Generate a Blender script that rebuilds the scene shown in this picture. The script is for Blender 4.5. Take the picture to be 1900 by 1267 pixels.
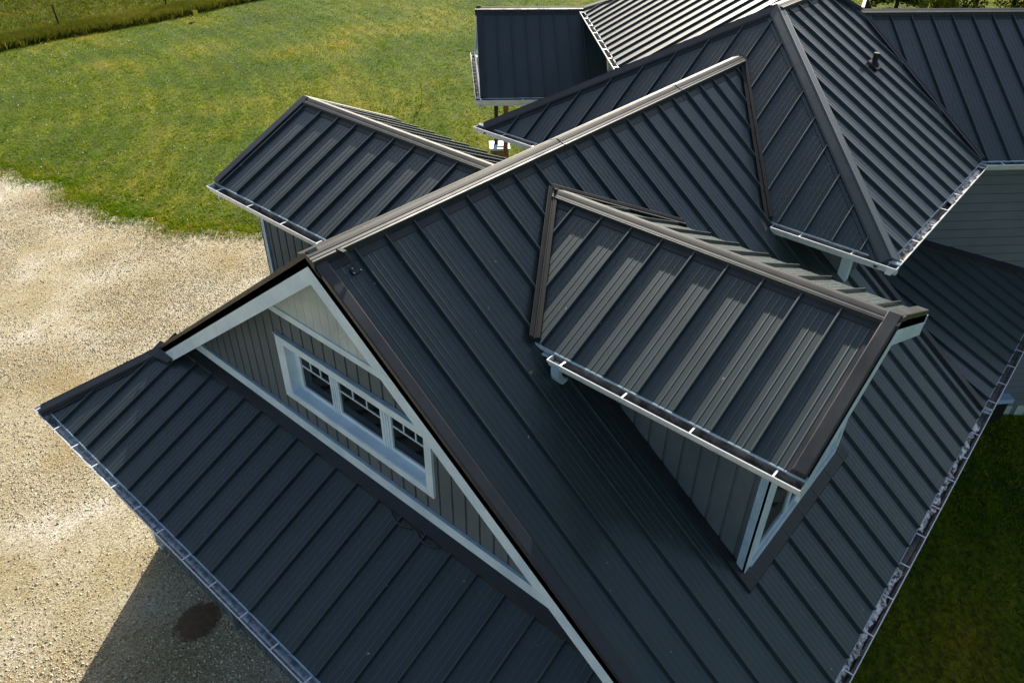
import bpy, bmesh, math, random
import numpy as np
from mathutils import Vector, Matrix

random.seed(7)
for o in list(bpy.data.objects): bpy.data.objects.remove(o)
scene = bpy.context.scene
COL = scene.collection
S = 3.72            # metres per survey unit
HC = 3.05           # camera height in survey units
def V(x, y, z): return Vector((x * S, y * S, (z + HC) * S))

# ------------------------------------------------------------------ camera
cam_d = bpy.data.cameras.new('camera'); cam = bpy.data.objects.new('camera', cam_d); COL.objects.link(cam)
scene.camera = cam
cam_d.sensor_width = 36.0; cam_d.lens = 36.0 * 1411.14 / 1900.0
cam_d.clip_start = 0.05; cam_d.clip_end = 3000
yaw, pitch, roll = math.radians(40.19345559), math.radians(36.33497136), math.radians(0.86499648)
fwd = Vector((math.cos(yaw) * math.cos(pitch), math.sin(yaw) * math.cos(pitch), -math.sin(pitch)))
rgt = Vector((math.sin(yaw), -math.cos(yaw), 0)); upv = rgt.cross(fwd)
r2 = math.cos(roll) * rgt + math.sin(roll) * upv; u2 = -math.sin(roll) * rgt + math.cos(roll) * upv
cam.matrix_world = Matrix(((r2.x, u2.x, -fwd.x, 0), (r2.y, u2.y, -fwd.y, 0), (r2.z, u2.z, -fwd.z, HC * S), (0, 0, 0, 1)))

# ------------------------------------------------------------------ light
SUN_EL, SUN_AZ = math.radians(27.8), math.radians(35.0)      # azimuth from +X towards +Y
world = bpy.data.worlds.new('World'); scene.world = world; world.use_nodes = True
wn = world.node_tree; wn.nodes.clear()
sky = wn.nodes.new('ShaderNodeTexSky'); sky.sky_type = 'NISHITA'; sky.sun_disc = False
sky.sun_elevation = SUN_EL; sky.sun_rotation = math.pi / 2 - SUN_AZ
sky.air_density = 1.0; sky.dust_density = 3.0; sky.ozone_density = .7; sky.altitude = 200
bg = wn.nodes.new('ShaderNodeBackground'); bg.inputs['Strength'].default_value = 0.083
wo = wn.nodes.new('ShaderNodeOutputWorld')
wn.links.new(sky.outputs[0], bg.inputs[0]); wn.links.new(bg.outputs[0], wo.inputs[0])
sl = bpy.data.lights.new('sun', 'SUN'); sl.energy = 5.0; sl.angle = math.radians(0.5); sl.color = (1.0, 0.93, 0.80)
so = bpy.data.objects.new('sun', sl); COL.objects.link(so)
sdir = Vector((math.cos(SUN_EL) * math.cos(SUN_AZ), math.cos(SUN_EL) * math.sin(SUN_AZ), math.sin(SUN_EL)))
so.rotation_euler = sdir.to_track_quat('Z', 'Y').to_euler(); so.location = (0, 0, 40)
scene.view_settings.view_transform = 'Standard'; scene.view_settings.look = 'None'
scene.view_settings.gamma = 1.0; scene.view_settings.exposure = 0.95
scene.render.engine = 'CYCLES'
scene.cycles.max_bounces = 6

# ------------------------------------------------------------------ materials
def mat(name, col, rough=0.5, spec=0.5, metal=0.0):
    m = bpy.data.materials.new(name); m.use_nodes = True
    b = m.node_tree.nodes['Principled BSDF']
    b.inputs['Base Color'].default_value = (*col, 1); b.inputs['Roughness'].default_value = rough
    b.inputs['Metallic'].default_value = metal
    b.inputs['Specular IOR Level'].default_value = spec
    return m
def nd(m, t): return m.node_tree.nodes.new(t)
def lk(m, a, b): m.node_tree.links.new(a, b)
def noise(m, scale, detail=3, rough=.5, vec=None, sc3=None):
    tc = nd(m, 'ShaderNodeTexCoord'); mp = nd(m, 'ShaderNodeMapping')
    lk(m, tc.outputs['Object'], mp.inputs['Vector'])
    if sc3: mp.inputs['Scale'].default_value = sc3
    n = nd(m, 'ShaderNodeTexNoise'); n.inputs['Scale'].default_value = scale
    n.inputs['Detail'].default_value = detail; n.inputs['Roughness'].default_value = rough
    lk(m, mp.outputs[0], n.inputs['Vector']); return n
def ramp(m, src, stops):
    r = nd(m, 'ShaderNodeValToRGB'); e = r.color_ramp.elements
    while len(e) < len(stops): e.new(.5)
    for i, (p, c) in enumerate(stops):
        e[i].position = p; e[i].color = (*c, 1) if len(c) == 3 else c
    lk(m, src, r.inputs[0]); return r
def mixc(m, f, a, b, mode='MIX'):
    x = nd(m, 'ShaderNodeMix'); x.data_type = 'RGBA'; x.blend_type = mode
    for k, v in ((0, f), (6, a), (7, b)):
        if hasattr(v, 'is_output'): lk(m, v, x.inputs[k])
        elif isinstance(v, (int, float)): x.inputs[k].default_value = v
        else: x.inputs[k].default_value = (*v, 1)
    return x.outputs[2]
def bump(m, src, st, dist=.01):
    b = nd(m, 'ShaderNodeBump'); b.inputs['Strength'].default_value = st; b.inputs['Distance'].default_value = dist
    lk(m, src, b.inputs['Height']); lk(m, b.outputs[0], m.node_tree.nodes['Principled BSDF'].inputs['Normal']); return b
def varied(name, c0, c1, scale=3, rough=(.35, .5), spec=.5, metal=0, bst=.0, detail=4):
    m = mat(name, c0, rough[0], spec, metal); b = m.node_tree.nodes['Principled BSDF']
    n = noise(m, scale, detail, .6); r = ramp(m, n.outputs[0], [(.35, c0), (.65, c1)])
    lk(m, r.outputs[0], b.inputs['Base Color'])
    r2_ = ramp(m, n.outputs[0], [(.3, (rough[0],) * 3), (.7, (rough[1],) * 3)]); lk(m, r2_.outputs[0], b.inputs['Roughness'])
    if bst:
        n2 = noise(m, scale * 12, 3); bump(m, n2.outputs[0], bst, .003)
    return m
M_ROOF = varied('charcoal_painted_steel', (.009, .0155, .0165), (.013, .0225, .024), .9, (.50, .66), .5)
b_ = M_ROOF.node_tree.nodes['Principled BSDF']
b_.inputs['IOR'].default_value = 1.59
b_.inputs['Coat Weight'].default_value = .65; b_.inputs['Coat Roughness'].default_value = .15; b_.inputs['Coat IOR'].default_value = 1.5; b_.inputs['Specular Tint'].default_value = (.78, 1, 1, 1)
sp_ = noise(M_ROOF, 13, 3, .6); spr = ramp(M_ROOF, sp_.outputs[0], [(.735, (0, 0, 0)), (.75, (1, 1, 1))])
du_ = noise(M_ROOF, .8, 5, .65); dur = ramp(M_ROOF, du_.outputs[0], [(.40, (0, 0, 0)), (.75, (.22, .22, .22))])
c_in = b_.inputs['Base Color'].links[0].from_socket
lk(M_ROOF, mixc(M_ROOF, spr.outputs[0], mixc(M_ROOF, dur.outputs[0], c_in, (.060, .072, .074)), (.26, .26, .24)), b_.inputs['Base Color'])
n_ = noise(M_ROOF, 2.2, 2, .5); bump(M_ROOF, n_.outputs[0], .12, .01)
M_CAP = varied('ridge_steel', (.024, .028, .028), (.036, .040, .039), 5, (.42, .58), .4)
M_TRIM = varied('black_trim_steel', (.016, .018, .021), (.022, .025, .029), 2, (.35, .5), .5)
M_FLASH = varied('brown_tinted_trim_steel', (.024, .026, .028), (.031, .033, .035), 2, (.33, .45), .55)
M_VAL = varied('matte_dark_flashing', (.010, .013, .014), (.016, .019, .020), 3, (.5, .65), .2)
M_WHITE = varied('white_trim', (.55, .68, .77), (.69, .82, .89), 2.3, (.4, .6), .4)
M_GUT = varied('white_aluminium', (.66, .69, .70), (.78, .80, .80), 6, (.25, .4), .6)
M_GUTIN = varied('gutter_inside', (.05, .045, .045), (.20, .20, .20), 9, (.35, .7), .5)  # same white aluminium inside, darkened by dirt plus shade put into the colour
M_DRIP = varied('sky_tinted_drip_edge', (.30, .42, .48), (.42, .55, .62), 6, (.25, .4), .6)  # light blue base colour stands in for the sky reflected in the metal
M_SIDE = varied('grey_siding', (.090, .115, .126), (.120, .145, .156), 1.6, (.6, .75), .3)
M_SIDE2 = varied('blue_grey_siding', (.14, .155, .165), (.175, .19, .20), 1.2, (.6, .75), .3)
M_PEAK = varied('pale_peak_panel', (.40, .45, .45), (.54, .59, .58), 2.4, (.6, .8), .3)
M_GLASS = mat('window_glass', (.004, .006, .007), .04, .35)
M_BLACK = mat('black_pipe', (.012, .012, .012), .55, .4)
M_ZINC = varied('galvanised_steel', (.45, .46, .48), (.62, .64, .66), 30, (.25, .45), .5, .8)
M_WOOD = varied('orange_stained_wood', (.22, .085, .028), (.34, .14, .045), 9, (.5, .7), .3)
M_DWOOD = varied('dark_stained_wood', (.045, .022, .014), (.075, .038, .022), 9, (.5, .7), .3)
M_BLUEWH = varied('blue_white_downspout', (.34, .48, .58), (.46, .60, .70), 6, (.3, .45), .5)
M_CONC = varied('pale_foundation', (.40, .46, .38), (.56, .60, .50), 6, (.7, .9), .2)
M_GUTSIL = varied('wet_silver_gutter', (.16, .19, .22), (.50, .56, .60), 12, (.12, .4), .6, .45)
def stone_mat():
    m = mat('stone_masonry', (.3, .22, .12), .85, .2); b = m.node_tree.nodes['Principled BSDF']
    tc = nd(m, 'ShaderNodeTexCoord'); bk = nd(m, 'ShaderNodeTexBrick'); lk(m, tc.outputs['Object'], bk.inputs['Vector'])
    mp = nd(m, 'ShaderNodeMapping'); mp.inputs['Rotation'].default_value = (math.radians(90), 0, 0)
    lk(m, tc.outputs['Object'], mp.inputs['Vector']); lk(m, mp.outputs[0], bk.inputs['Vector'])
    bk.inputs['Color1'].default_value = (.36, .24, .12, 1); bk.inputs['Color2'].default_value = (.16, .10, .06, 1)
    bk.inputs['Mortar'].default_value = (.05, .04, .035, 1); bk.inputs['Scale'].default_value = 4; bk.inputs['Mortar Size'].default_value = .03
    n = noise(m, 14, 4); lk(m, mixc(m, .5, bk.outputs[0], ramp(m, n.outputs[0], [(.3, (.1, .07, .04)), (.7, (.5, .36, .2))]).outputs[0], 'MIX'), b.inputs['Base Color'])
    bump(m, n.outputs[0], .6, .02); return m
M_STONE = stone_mat()
def debris_mat():
    m = mat('gutter_sediment', (.3, .3, .3), .7, .4); b = m.node_tree.nodes['Principled BSDF']
    n = noise(m, 10, 6, .7); r = ramp(m, n.outputs[0], [(.43, (.05, .038, .03)), (.50, (.42, .40, .37)), (.58, (.85, .85, .82))])
    lk(m, r.outputs[0], b.inputs['Base Color']); bump(m, n.outputs[0], .8, .02); return m
M_DEB = debris_mat()
def gravel_mat():
    m = mat('crushed_limestone', (.5, .45, .35), .9, .25); b = m.node_tree.nodes['Principled BSDF']
    big = noise(m, .45, 5, .6); c1 = ramp(m, big.outputs[0], [(.32, (.50, .40, .22)), (.46, (.62, .54, .36)), (.56, (.70, .64, .48)), (.66, (.88, .84, .74))])
    fin = noise(m, 27, 6, .8); c2 = ramp(m, fin.outputs[0], [(.39, (.06, .045, .03)), (.455, (.55, .49, .38)), (.58, (1, 1, 1))])
    c = mixc(m, .80, c1.outputs[0], c2.outputs[0], 'MULTIPLY')
    st = noise(m, .9, 4, .7); stn = ramp(m, st.outputs[0], [(.62, (0, 0, 0)), (.72, (1, 1, 1))])
    c = mixc(m, stn.outputs[0], c, mixc(m, .5, c, (.34, .22, .08)), 'MIX')
    lk(m, c, b.inputs['Base Color']); n3 = noise(m, 34, 5, .8); bump(m, n3.outputs[0], 1.0, .06); return m
M_GRAV = gravel_mat()
def stone_bits():
    m = mat('loose_stones', (.6, .55, .45), .85, .3); b = m.node_tree.nodes['Principled BSDF']
    g = noise(m, 30, 2); r = ramp(m, g.outputs[0], [(.35, (.32, .25, .15)), (.52, (.60, .52, .35)), (.68, (.82, .76, .60))])
    lk(m, r.outputs[0], b.inputs['Base Color']); return m
M_BITS = stone_bits()
def lawn_mat():
    m = mat('lawn_soil', (.05, .06, .015), .95, .15); b = m.node_tree.nodes['Principled BSDF']
    a = noise(m, .16, 6, .62); c1 = ramp(m, a.outputs[0], [(.34, (.050, .105, .002)), (.5, (.105, .165, .003)), (.64, (.22, .225, .012))])
    f = noise(m, 9, 6, .75, sc3=(1, 1, 1)); c2 = ramp(m, f.outputs[0], [(.36, (.25, .25, .2)), (.5, (.8, .8, .75)), (.68, (1.5, 1.4, 1.2))])
    c = mixc(m, 1.0, c1.outputs[0], c2.outputs[0], 'MULTIPLY')
    tc = nd(m, 'ShaderNodeTexCoord'); mp = nd(m, 'ShaderNodeMapping'); mp.inputs['Location'].default_value = (6, -44, 0); lk(m, tc.outputs['Object'], mp.inputs['Vector'])
    wv = nd(m, 'ShaderNodeTexWave'); wv.wave_type = 'RINGS'; wv.rings_direction = 'Z'; wv.inputs['Scale'].default_value = .33; wv.inputs['Distortion'].default_value = 3.0; wv.inputs['Detail'].default_value = 3; wv.inputs['Detail Scale'].default_value = .6
    lk(m, mp.outputs[0], wv.inputs['Vector']); wr = ramp(m, wv.outputs[1], [(.0, (.75, .8, .7)), (.6, (1, 1, 1)), (.95, (1.5, 1.4, 1.15))])
    c = mixc(m, .40, c, wr.outputs[0], 'MULTIPLY')
    pn = noise(m, .28, 6, .68); pr = ramp(m, pn.outputs[0], [(.34, (.55, .68, .35)), (.50, (1, 1, 1)), (.62, (1.25, 1.05, .9)), (.72, (1.6, 1.1, 1.1))])
    c = mixc(m, .9, c, pr.outputs[0], 'MULTIPLY')
    lk(m, c, b.inputs['Base Color']); n3 = noise(m, 14, 6, .8); bump(m, n3.outputs[0], 1.0, .12); return m
M_LAWN = lawn_mat()
def leaf_mat(name, cols, trans=.35):
    m = mat(name, cols[0], .7, .08); b = m.node_tree.nodes['Principled BSDF']
    n = noise(m, .35, 5, .7); n2 = noise(m, 3.1, 3, .7)
    mx = nd(m, 'ShaderNodeMath'); mx.operation = 'ADD'; lk(m, n.outputs[0], mx.inputs[0]); lk(m, n2.outputs[0], mx.inputs[1])
    hv = nd(m, 'ShaderNodeMath'); hv.operation = 'MULTIPLY'; hv.inputs[1].default_value = .5; lk(m, mx.outputs[0], hv.inputs[0])
    k = len(cols); r = ramp(m, hv.outputs[0], [(.34 + .30 * i / max(1, k - 1), c) for i, c in enumerate(cols)])
    lk(m, r.outputs[0], b.inputs['Base Color'])
    tr = nd(m, 'ShaderNodeBsdfTranslucent'); lk(m, r.outputs[0], tr.inputs[0])
    ms = nd(m, 'ShaderNodeMixShader'); ms.inputs[0].default_value = trans
    out = m.node_tree.nodes['Material Output']; lk(m, b.outputs[0], ms.inputs[1]); lk(m, tr.outputs[0], ms.inputs[2]); lk(m, ms.outputs[0], out.inputs[0])
    return m
M_GRASS = leaf_mat('grass_blades', [(.045, .12, .002), (.10, .195, .003), (.20, .25, .006), (.36, .31, .04)], .4)
M_TALL = leaf_mat('tall_dry_grass', [(.05, .085, .006), (.12, .13, .012), (.22, .20, .03)], .35)
M_LEAFD = leaf_mat('dark_leaves', [(.03, .05, .008), (.07, .09, .012), (.12, .12, .02)], .35)
M_LEAFY = leaf_mat('yellow_leaves', [(.16, .17, .02), (.30, .30, .03), (.40, .36, .05)], .45)
M_BARK = varied('bark', (.05, .035, .025), (.09, .065, .045), 12, (.8, .9), .2)
M_PUD = varied('wet_brown_mud', (.075, .042, .018), (.15, .092, .045), 9, (.3, .8), .4, bst=.5)
M_YEL = mat('yellow_plastic', (.75, .62, .05), .5)
M_PWHITE = mat('white_clover_heads', (.72, .74, .66), .8, .2)

# ------------------------------------------------------------------ mesh helpers
class MB:
    def __init__(s): s.v = []; s.f = []; s.mi = []
    def add(s, vs, fs, mi=0):
        n = len(s.v); s.v += [tuple(v) for v in vs]; s.f += [tuple(i + n for i in f) for f in fs]; s.mi += [mi] * len(fs)
    def box(s, O, A, B, N, a0, a1, b0, b1, n0, n1, mi=0):
        vs = [O + A * a + B * b + N * c for c in (n0, n1) for b in (b0, b1) for a in (a0, a1)]
        s.add(vs, [(0, 2, 3, 1), (4, 5, 7, 6), (0, 1, 5, 4), (2, 6, 7, 3), (0, 4, 6, 2), (1, 3, 7, 5)], mi)
    def prism(s, poly, off, mi=0):                 # poly: 3D points, off: Vector
        n = len(poly); s.add(list(poly) + [p + off for p in poly],
            [tuple(range(n))[::-1], tuple(range(n, 2 * n))] + [(i, (i + 1) % n, n + (i + 1) % n, n + i) for i in range(n)], mi)
    def sweep(s, rings, closed=True, mi=0, caps=True):
        n = len(rings[0]); vs = [p for r in rings for p in r]; fs = []
        for k in range(len(rings) - 1):
            for i in range(n if closed else n - 1):
                j = (i + 1) % n; fs.append((k * n + i, k * n + j, (k + 1) * n + j, (k + 1) * n + i))
        if caps and closed: fs += [tuple(range(n))[::-1], tuple(range((len(rings) - 1) * n, len(rings) * n))]
        s.add(vs, fs, mi)
    def tube(s, pts, rads, n=8, mi=0):
        rings = []
        for i, p in enumerate(pts):
            d = (pts[min(i + 1, len(pts) - 1)] - pts[max(i - 1, 0)]).normalized()
            a = d.orthogonal().normalized() if abs(d.z) < .95 else Vector((1, 0, 0)).cross(d).normalized()
            b = d.cross(a); r = rads[i] if hasattr(rads, '__len__') else rads
            rings.append([p + (a * math.cos(t) + b * math.sin(t)) * r for t in (2 * math.pi * k / n for k in range(n))])
        s.sweep(rings, True, mi)
    def build(s, name, mats, parent=None, smooth=False):
        me = bpy.data.meshes.new(name); me.from_pydata(s.v, [], s.f)
        for m in (mats if isinstance(mats, (list, tuple)) else [mats]): me.materials.append(m)
        me.polygons.foreach_set('material_index', s.mi)
        bm = bmesh.new(); bm.from_mesh(me); bmesh.ops.recalc_face_normals(bm, faces=bm.faces); bm.to_mesh(me); bm.free()
        if smooth: me.polygons.foreach_set('use_smooth', [True] * len(me.polygons))
        return link(name, me, parent)
def link(name, me, parent=None):
    o = bpy.data.objects.new(name, me); COL.objects.link(o)
    if parent: o.parent = parent
    return o
def tag(o, label=None, cat=None, group=None, kind=None):
    if label: o['label'] = label
    if cat: o['category'] = cat
    if group: o['group'] = group
    if kind: o['kind'] = kind
    return o
def empty(name, loc=(0, 0, 0)):
    o = bpy.data.objects.new(name, None); COL.objects.link(o); o.location = loc; o.empty_display_size = .3; return o

def sheet(name, O, A, B, poly, profile, spacing, phase, m, parent, thick=0.0, back=None, sub=.006):
    """extruded profile (a, c) repeated along A, running along B, clipped to the convex polygon poly (a, b)"""
    N = A.cross(B).normalized()
    if N.z < -1e-6: N = -N
    if abs(N.z) < 1e-6 and back is not None and N.dot(back) < 0: N = -N
    amin = min(p[0] for p in poly); amax = max(p[0] for p in poly); bmin = min(p[1] for p in poly) - .02; bmax = max(p[1] for p in poly) + .02
    prof = []; k0 = math.floor((amin - phase) / spacing) - 1; k1 = math.ceil((amax - phase) / spacing) + 1
    for k in range(k0, k1 + 1): prof += [(phase + k * spacing + a, c) for a, c in profile]
    bm = bmesh.new()
    r0 = [bm.verts.new(O + A * a + B * bmin + N * c) for a, c in prof]; r1 = [bm.verts.new(O + A * a + B * bmax + N * c) for a, c in prof]
    for i in range(len(prof) - 1): bm.faces.new((r0[i], r0[i + 1], r1[i + 1], r1[i]))
    cx = sum(p[0] for p in poly) / len(poly); cy = sum(p[1] for p in poly) / len(poly)
    for i in range(len(poly)):
        p, q = poly[i], poly[(i + 1) % len(poly)]
        e = (q[0] - p[0], q[1] - p[1]); n2 = (e[1], -e[0])
        if (cx - p[0]) * n2[0] + (cy - p[1]) * n2[1] > 0: n2 = (-n2[0], -n2[1])
        no = (A * n2[0] + B * n2[1]).normalized()
        bmesh.ops.bisect_plane(bm, geom=bm.verts[:] + bm.edges[:] + bm.faces[:], plane_co=O + A * p[0] + B * p[1], plane_no=no, clear_outer=True)
    # orient towards N
    for f in bm.faces:
        f.normal_update()
        if f.normal.dot(N) < -.001: f.normal_flip()
    if thick:
        top = [bm.verts.new(O + A * a + B * b - N * sub) for a, b in poly]; bot = [bm.verts.new(O + A * a + B * b - N * thick) for a, b in poly]
        n = len(poly); fs = [bm.faces.new(bot)] + [bm.faces.new((top[i], top[(i + 1) % n], bot[(i + 1) % n], bot[i])) for i in range(n)]
        for f in fs: f.material_index = 1
        bm.faces.new(top).material_index = 1
    me = bpy.data.meshes.new(name); bm.to_mesh(me); bm.free()
    for x in (m if isinstance(m, (list, tuple)) else [m]): me.materials.append(x)
    return link(name, me, parent)

PAN = 0.4064
SEAM = [(-.014, 0), (-.011, .038), (-.005, .042), (.006, .042), (.011, .036), (.013, 0)]
def rib(a, h=.0026, w=.010): return [(a - w, 0), (a - w * .35, h), (a + w * .35, h), (a + w, 0)]
ROOFP = SEAM + rib(.095) + rib(.165) + rib(.24) + rib(.315)
BOARD = [(0, -.020), (.012, -.020), (.015, 0), (.100, .002), (.188, 0), (.191, -.020)]
LAP = [(0, -.014), (.014, -.014), (.016, .012), (.178, .0)]

def slope(name, eave_pt, up, k, plan, phase, parent, m=M_ROOF, thick=.11, label=None):
    """roof slope: eave_pt (units) on its plane, up = plan direction of rise, k = rise/run, plan = convex plan polygon in units"""
    up = Vector((up[0], up[1], 0)).normalized(); A = Vector((up.y, -up.x, 0))
    B = Vector((up.x, up.y, k)).normalized(); c = 1 / math.sqrt(1 + k * k)
    O = V(*eave_pt); poly = []
    for x, y in plan:
        d = Vector(((x - eave_pt[0]) * S, (y - eave_pt[1]) * S, 0)); poly.append((d.dot(A), d.dot(up) / c))
    o = sheet(name, O, A, B, poly, ROOFP, PAN, phase, [m, M_WHITE], parent, thick)
    if label: o['label'] = label
    return o
def lateral(P0, P1):
    d = (P1 - P0); d2 = Vector((d.x, d.y, 0)).normalized(); return Vector((-d2.y, d2.x, 0))   # left of travel
def cap(name, P0, P1, gl, gr, prof, m, parent, base=-.004):
    """trim running P0->P1; gl/gr = plan gradients (dz/dx, dz/dy) of the planes left/right; prof = [(w, h)...] w>0 left, w<0 right"""
    L = lateral(P0, P1)
    def pt(P, w, h):
        g = gl if w >= 0 else gr
        return P + L * w + Vector((0, 0, (g[0] * L.x + g[1] * L.y) * w + h))
    top = prof; w0, w1 = prof[0][0], prof[-1][0]
    ring = lambda P: [pt(P, w, h) for w, h in top] + ([pt(P, w1, base)] + ([pt(P, 0, base)] if w0 * w1 < 0 else []) + [pt(P, w0, base)])
    mb = MB(); mb.sweep([ring(P0), ring(P1)], True); return mb.build(name, m, parent)
def ridge_prof(k, r=.40, w0=.132):
    r = min(r, k - .10); f = lambda w: .042 + r * w
    h = [(w0 + .065, .012), (w0 + .004, .015), (w0 + .002, f(w0) - .008), (w0 - .006, f(w0))]
    for q in (.100, .060): h += [(q + .006, f(q + .006)), (q + .003, f(q) - .006), (q - .003, f(q) - .006), (q - .006, f(q - .006))]
    h += [(.025, f(.025) + .004), (0, .048)]
    return h + [(-w, v) for w, v in h[::-1][1:]]
HIP = [(.20, .014), (.155, .016), (.153, .050), (.13, .056), (.02, .060), (0, .064)]
HIP = HIP + [(-w, h) for w, h in HIP[::-1][1:]]
VALLEY = [(.060, .004), (.058, .050), (.052, .053), (.014, .055), (.007, .047), (-.007, .047), (-.014, .055), (-.052, .053), (-.058, .050), (-.060, .004)]
def rake(name, P0, P1, g, side, m, parent):
    """flat rake trim lying on the slope along its edge P0->P1; side=+1 slope is left of travel"""
    s_ = side
    prof = [(s_ * .0, .055), (s_ * .014, .058), (s_ * .125, .058), (s_ * .135, .052), (s_ * .14, .012), (s_ * .175, .010)]
    L = lateral(P0, P1)
    def pt(P, w, h): return P + L * w + Vector((0, 0, (g[0] * L.x + g[1] * L.y) * w + h))
    ring = lambda P: [pt(P, w, h) for w, h in prof] + [pt(P, s_ * .175, .002), pt(P, s_ * .012, .002), pt(P, s_ * .012, -.105), pt(P, 0, -.105)]
    mb = MB(); mb.sweep([ring(P0), ring(P1)], True); return mb.build(name, m, parent)
bracket_mesh = None
def gutter(P0, P1, out, parent, cut=None, step=.62, first=.3, label=None, drip=True, m=None, inner=None):
    """K-style gutter hung along the eave P0->P1 (metres), out = plan direction away from the roof"""
    global bracket_mesh
    out = Vector((out[0], out[1], 0)).normalized(); Zv = Vector((0, 0, 1)); d = (P1 - P0).normalized()
    dz = -.02
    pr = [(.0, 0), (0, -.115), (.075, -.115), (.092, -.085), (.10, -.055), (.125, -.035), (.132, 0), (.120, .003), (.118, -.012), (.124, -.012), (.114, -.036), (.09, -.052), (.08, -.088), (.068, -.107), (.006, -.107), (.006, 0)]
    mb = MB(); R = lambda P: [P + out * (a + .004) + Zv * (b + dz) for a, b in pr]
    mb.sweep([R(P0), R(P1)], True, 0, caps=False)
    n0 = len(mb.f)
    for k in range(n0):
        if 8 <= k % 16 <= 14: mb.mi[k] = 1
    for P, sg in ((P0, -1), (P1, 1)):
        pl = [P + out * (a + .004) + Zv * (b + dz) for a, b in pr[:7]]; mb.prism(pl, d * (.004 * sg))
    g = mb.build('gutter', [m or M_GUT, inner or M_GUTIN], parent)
    if label: g['label'] = label
    if bracket_mesh is None:
        b = MB(); b.box(Vector((0, 0, 0)), Vector((1, 0, 0)), Vector((0, 1, 0)), Vector((0, 0, 1)), -.009, .009, 0, .118, -.003, .004)
        ob = b.build('gutter_bracket', M_GUT); bracket_mesh = ob.data; bpy.data.objects.remove(ob)
    t = first; Lg = (P1 - P0).length
    rot = math.atan2(d.y, d.x)
    flip = Vector((-d.y, d.x, 0)).dot(out) < 0
    while t < Lg - .05:
        o = bpy.data.objects.new('gutter_bracket', bracket_mesh); COL.objects.link(o); o.parent = g
        o.location = P0 + d * t + out * .006 + Zv * (dz - .004); o.rotation_euler = (0, 0, rot + (math.pi if flip else 0)); t += step * random.uniform(.93, 1.07)
    if drip:
        mb = MB(); R = lambda P: [P + out * a + Zv * b for a, b in ((-.035, .010), (.012, -.004), (.014, -.018), (.010, -.018), (-.035, -.004))]
        mb.sweep([R(P0), R(P1)], True); mb.build('drip_edge', M_DRIP, g)
    return g
def fascia(P0, P1, out, h, parent, t=.022, drop=.0, name='fascia', m=None):
    out = Vector((out[0], out[1], 0)).normalized(); Zv = Vector((0, 0, 1))
    R = lambda P: [P + out * a + Zv * b for a, b in ((0, -drop), (0, -drop - h), (-t, -drop - h), (-t, -drop))]
    mb = MB(); mb.sweep([R(P0), R(P1)], True); return mb.build(name, m or M_WHITE, parent)
def soffit(poly, z, parent):       # plan poly in units
    mb = MB(); mb.prism([V(x, y, z) for x, y in poly], Vector((0, 0, -.012))); return mb.build('soffit', M_WHITE, parent)
def wall(name, O, A, poly, parent, face, m=M_SIDE, prof=BOARD, spacing=.2032, phase=0, horizontal=False, thick=.12):
    Zv = Vector((0, 0, 1))
    if horizontal:
        p2 = [(b, a) for a, b in poly]; return sheet(name, O, Zv, A, p2, prof, spacing, phase, [m, m], parent, thick, back=face, sub=.03)
    return sheet(name, O, A, Zv, poly, prof, spacing, phase, [m, m], parent, thick, back=face, sub=.03)

# ------------------------------------------------------------------ ground
def ground_z(x, y):                        # metres, drops a little towards the far side lawn
    t = min(1, max(0, (-y + 1.0) / 5.0)) ; t2 = min(1, max(0, (x - 4) / 6.0))
    return -.55 * t * t * (3 - 2 * t) * t2 * t2 * (3 - 2 * t2)
def grid_sheet(name, xs, ys, zf, m, kind='structure'):
    nx, ny = len(xs), len(ys); vs = [(x, y, zf(x, y)) for y in ys for x in xs]
    fs = [(j * nx + i, j * nx + i + 1, (j + 1) * nx + i + 1, (j + 1) * nx + i) for j in range(ny - 1) for i in range(nx - 1)]
    me = bpy.data.meshes.new(name); me.from_pydata(vs, [], fs); me.materials.append(m); o = link(name, me); o['kind'] = kind; return o
xs = [-900, -300, -100, -40, -20] + [i * 1.0 for i in range(-10, 40)] + [50, 70, 100, 200, 400, 900]
ys = [-900, -300, -100, -40, -20] + [i * 1.0 for i in range(-12, 30)] + [40, 50, 60, 80, 120, 200, 400, 900]
grid_sheet('lawn', xs, ys, lambda x, y: ground_z(x, y), M_LAWN)
# gravel yard: irregular outline following the photograph's lawn edge
edge = [(1.75, 8.9), (1.95, 8.4), (2.03, 8.11), (2.11, 7.91), (2.23, 7.6), (2.29, 7.3), (2.29, 6.97), (2.27, 6.67), (2.32, 6.35), (2.39, 5.94), (2.50, 5.69), (2.66, 5.48), (2.83, 5.35), (2.95, 5.25), (3.15, 5.0), (3.2, 4.6), (3.1, 3.4), (3.1, 1.5), (2.2, .3), (1.0, -.2), (.6, -1.5)]
pts = []
for (x0, y0), (x1, y1) in zip(edge, edge[1:]):
    n = max(2, int(math.hypot(x1 - x0, y1 - y0) * S / .12))
    for i in range(n):
        t = i / n; pts.append(((x0 + (x1 - x0) * t) * S, (y0 + (y1 - y0) * t) * S))
bnd = []
for i, (x, y) in enumerate(pts):
    w = .30 * math.sin(i * .07 + 1) * math.sin(i * .023) + .16 * math.sin(i * .31) + random.uniform(-.10, .10)
    bnd.append((x + w, y + w * .6))
EDGE_PTS = bnd
poly = bnd + [(-6, -12), (-60, -12), (-60, 60), (-14, 62), (1.75 * S - 6, 8.9 * S + 11), (1.75 * S - 1.2, 8.9 * S + 2)]
bm = bmesh.new(); f = bm.faces.new([bm.verts.new((x, y, .012)) for x, y in poly]); bmesh.ops.triangulate(bm, faces=[f])
me = bpy.data.meshes.new('gravel_yard'); bm.to_mesh(me); bm.free(); me.materials.append(M_GRAV); me.update()
if me.polygons[0].normal.z < 0: me.flip_normals()
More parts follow.
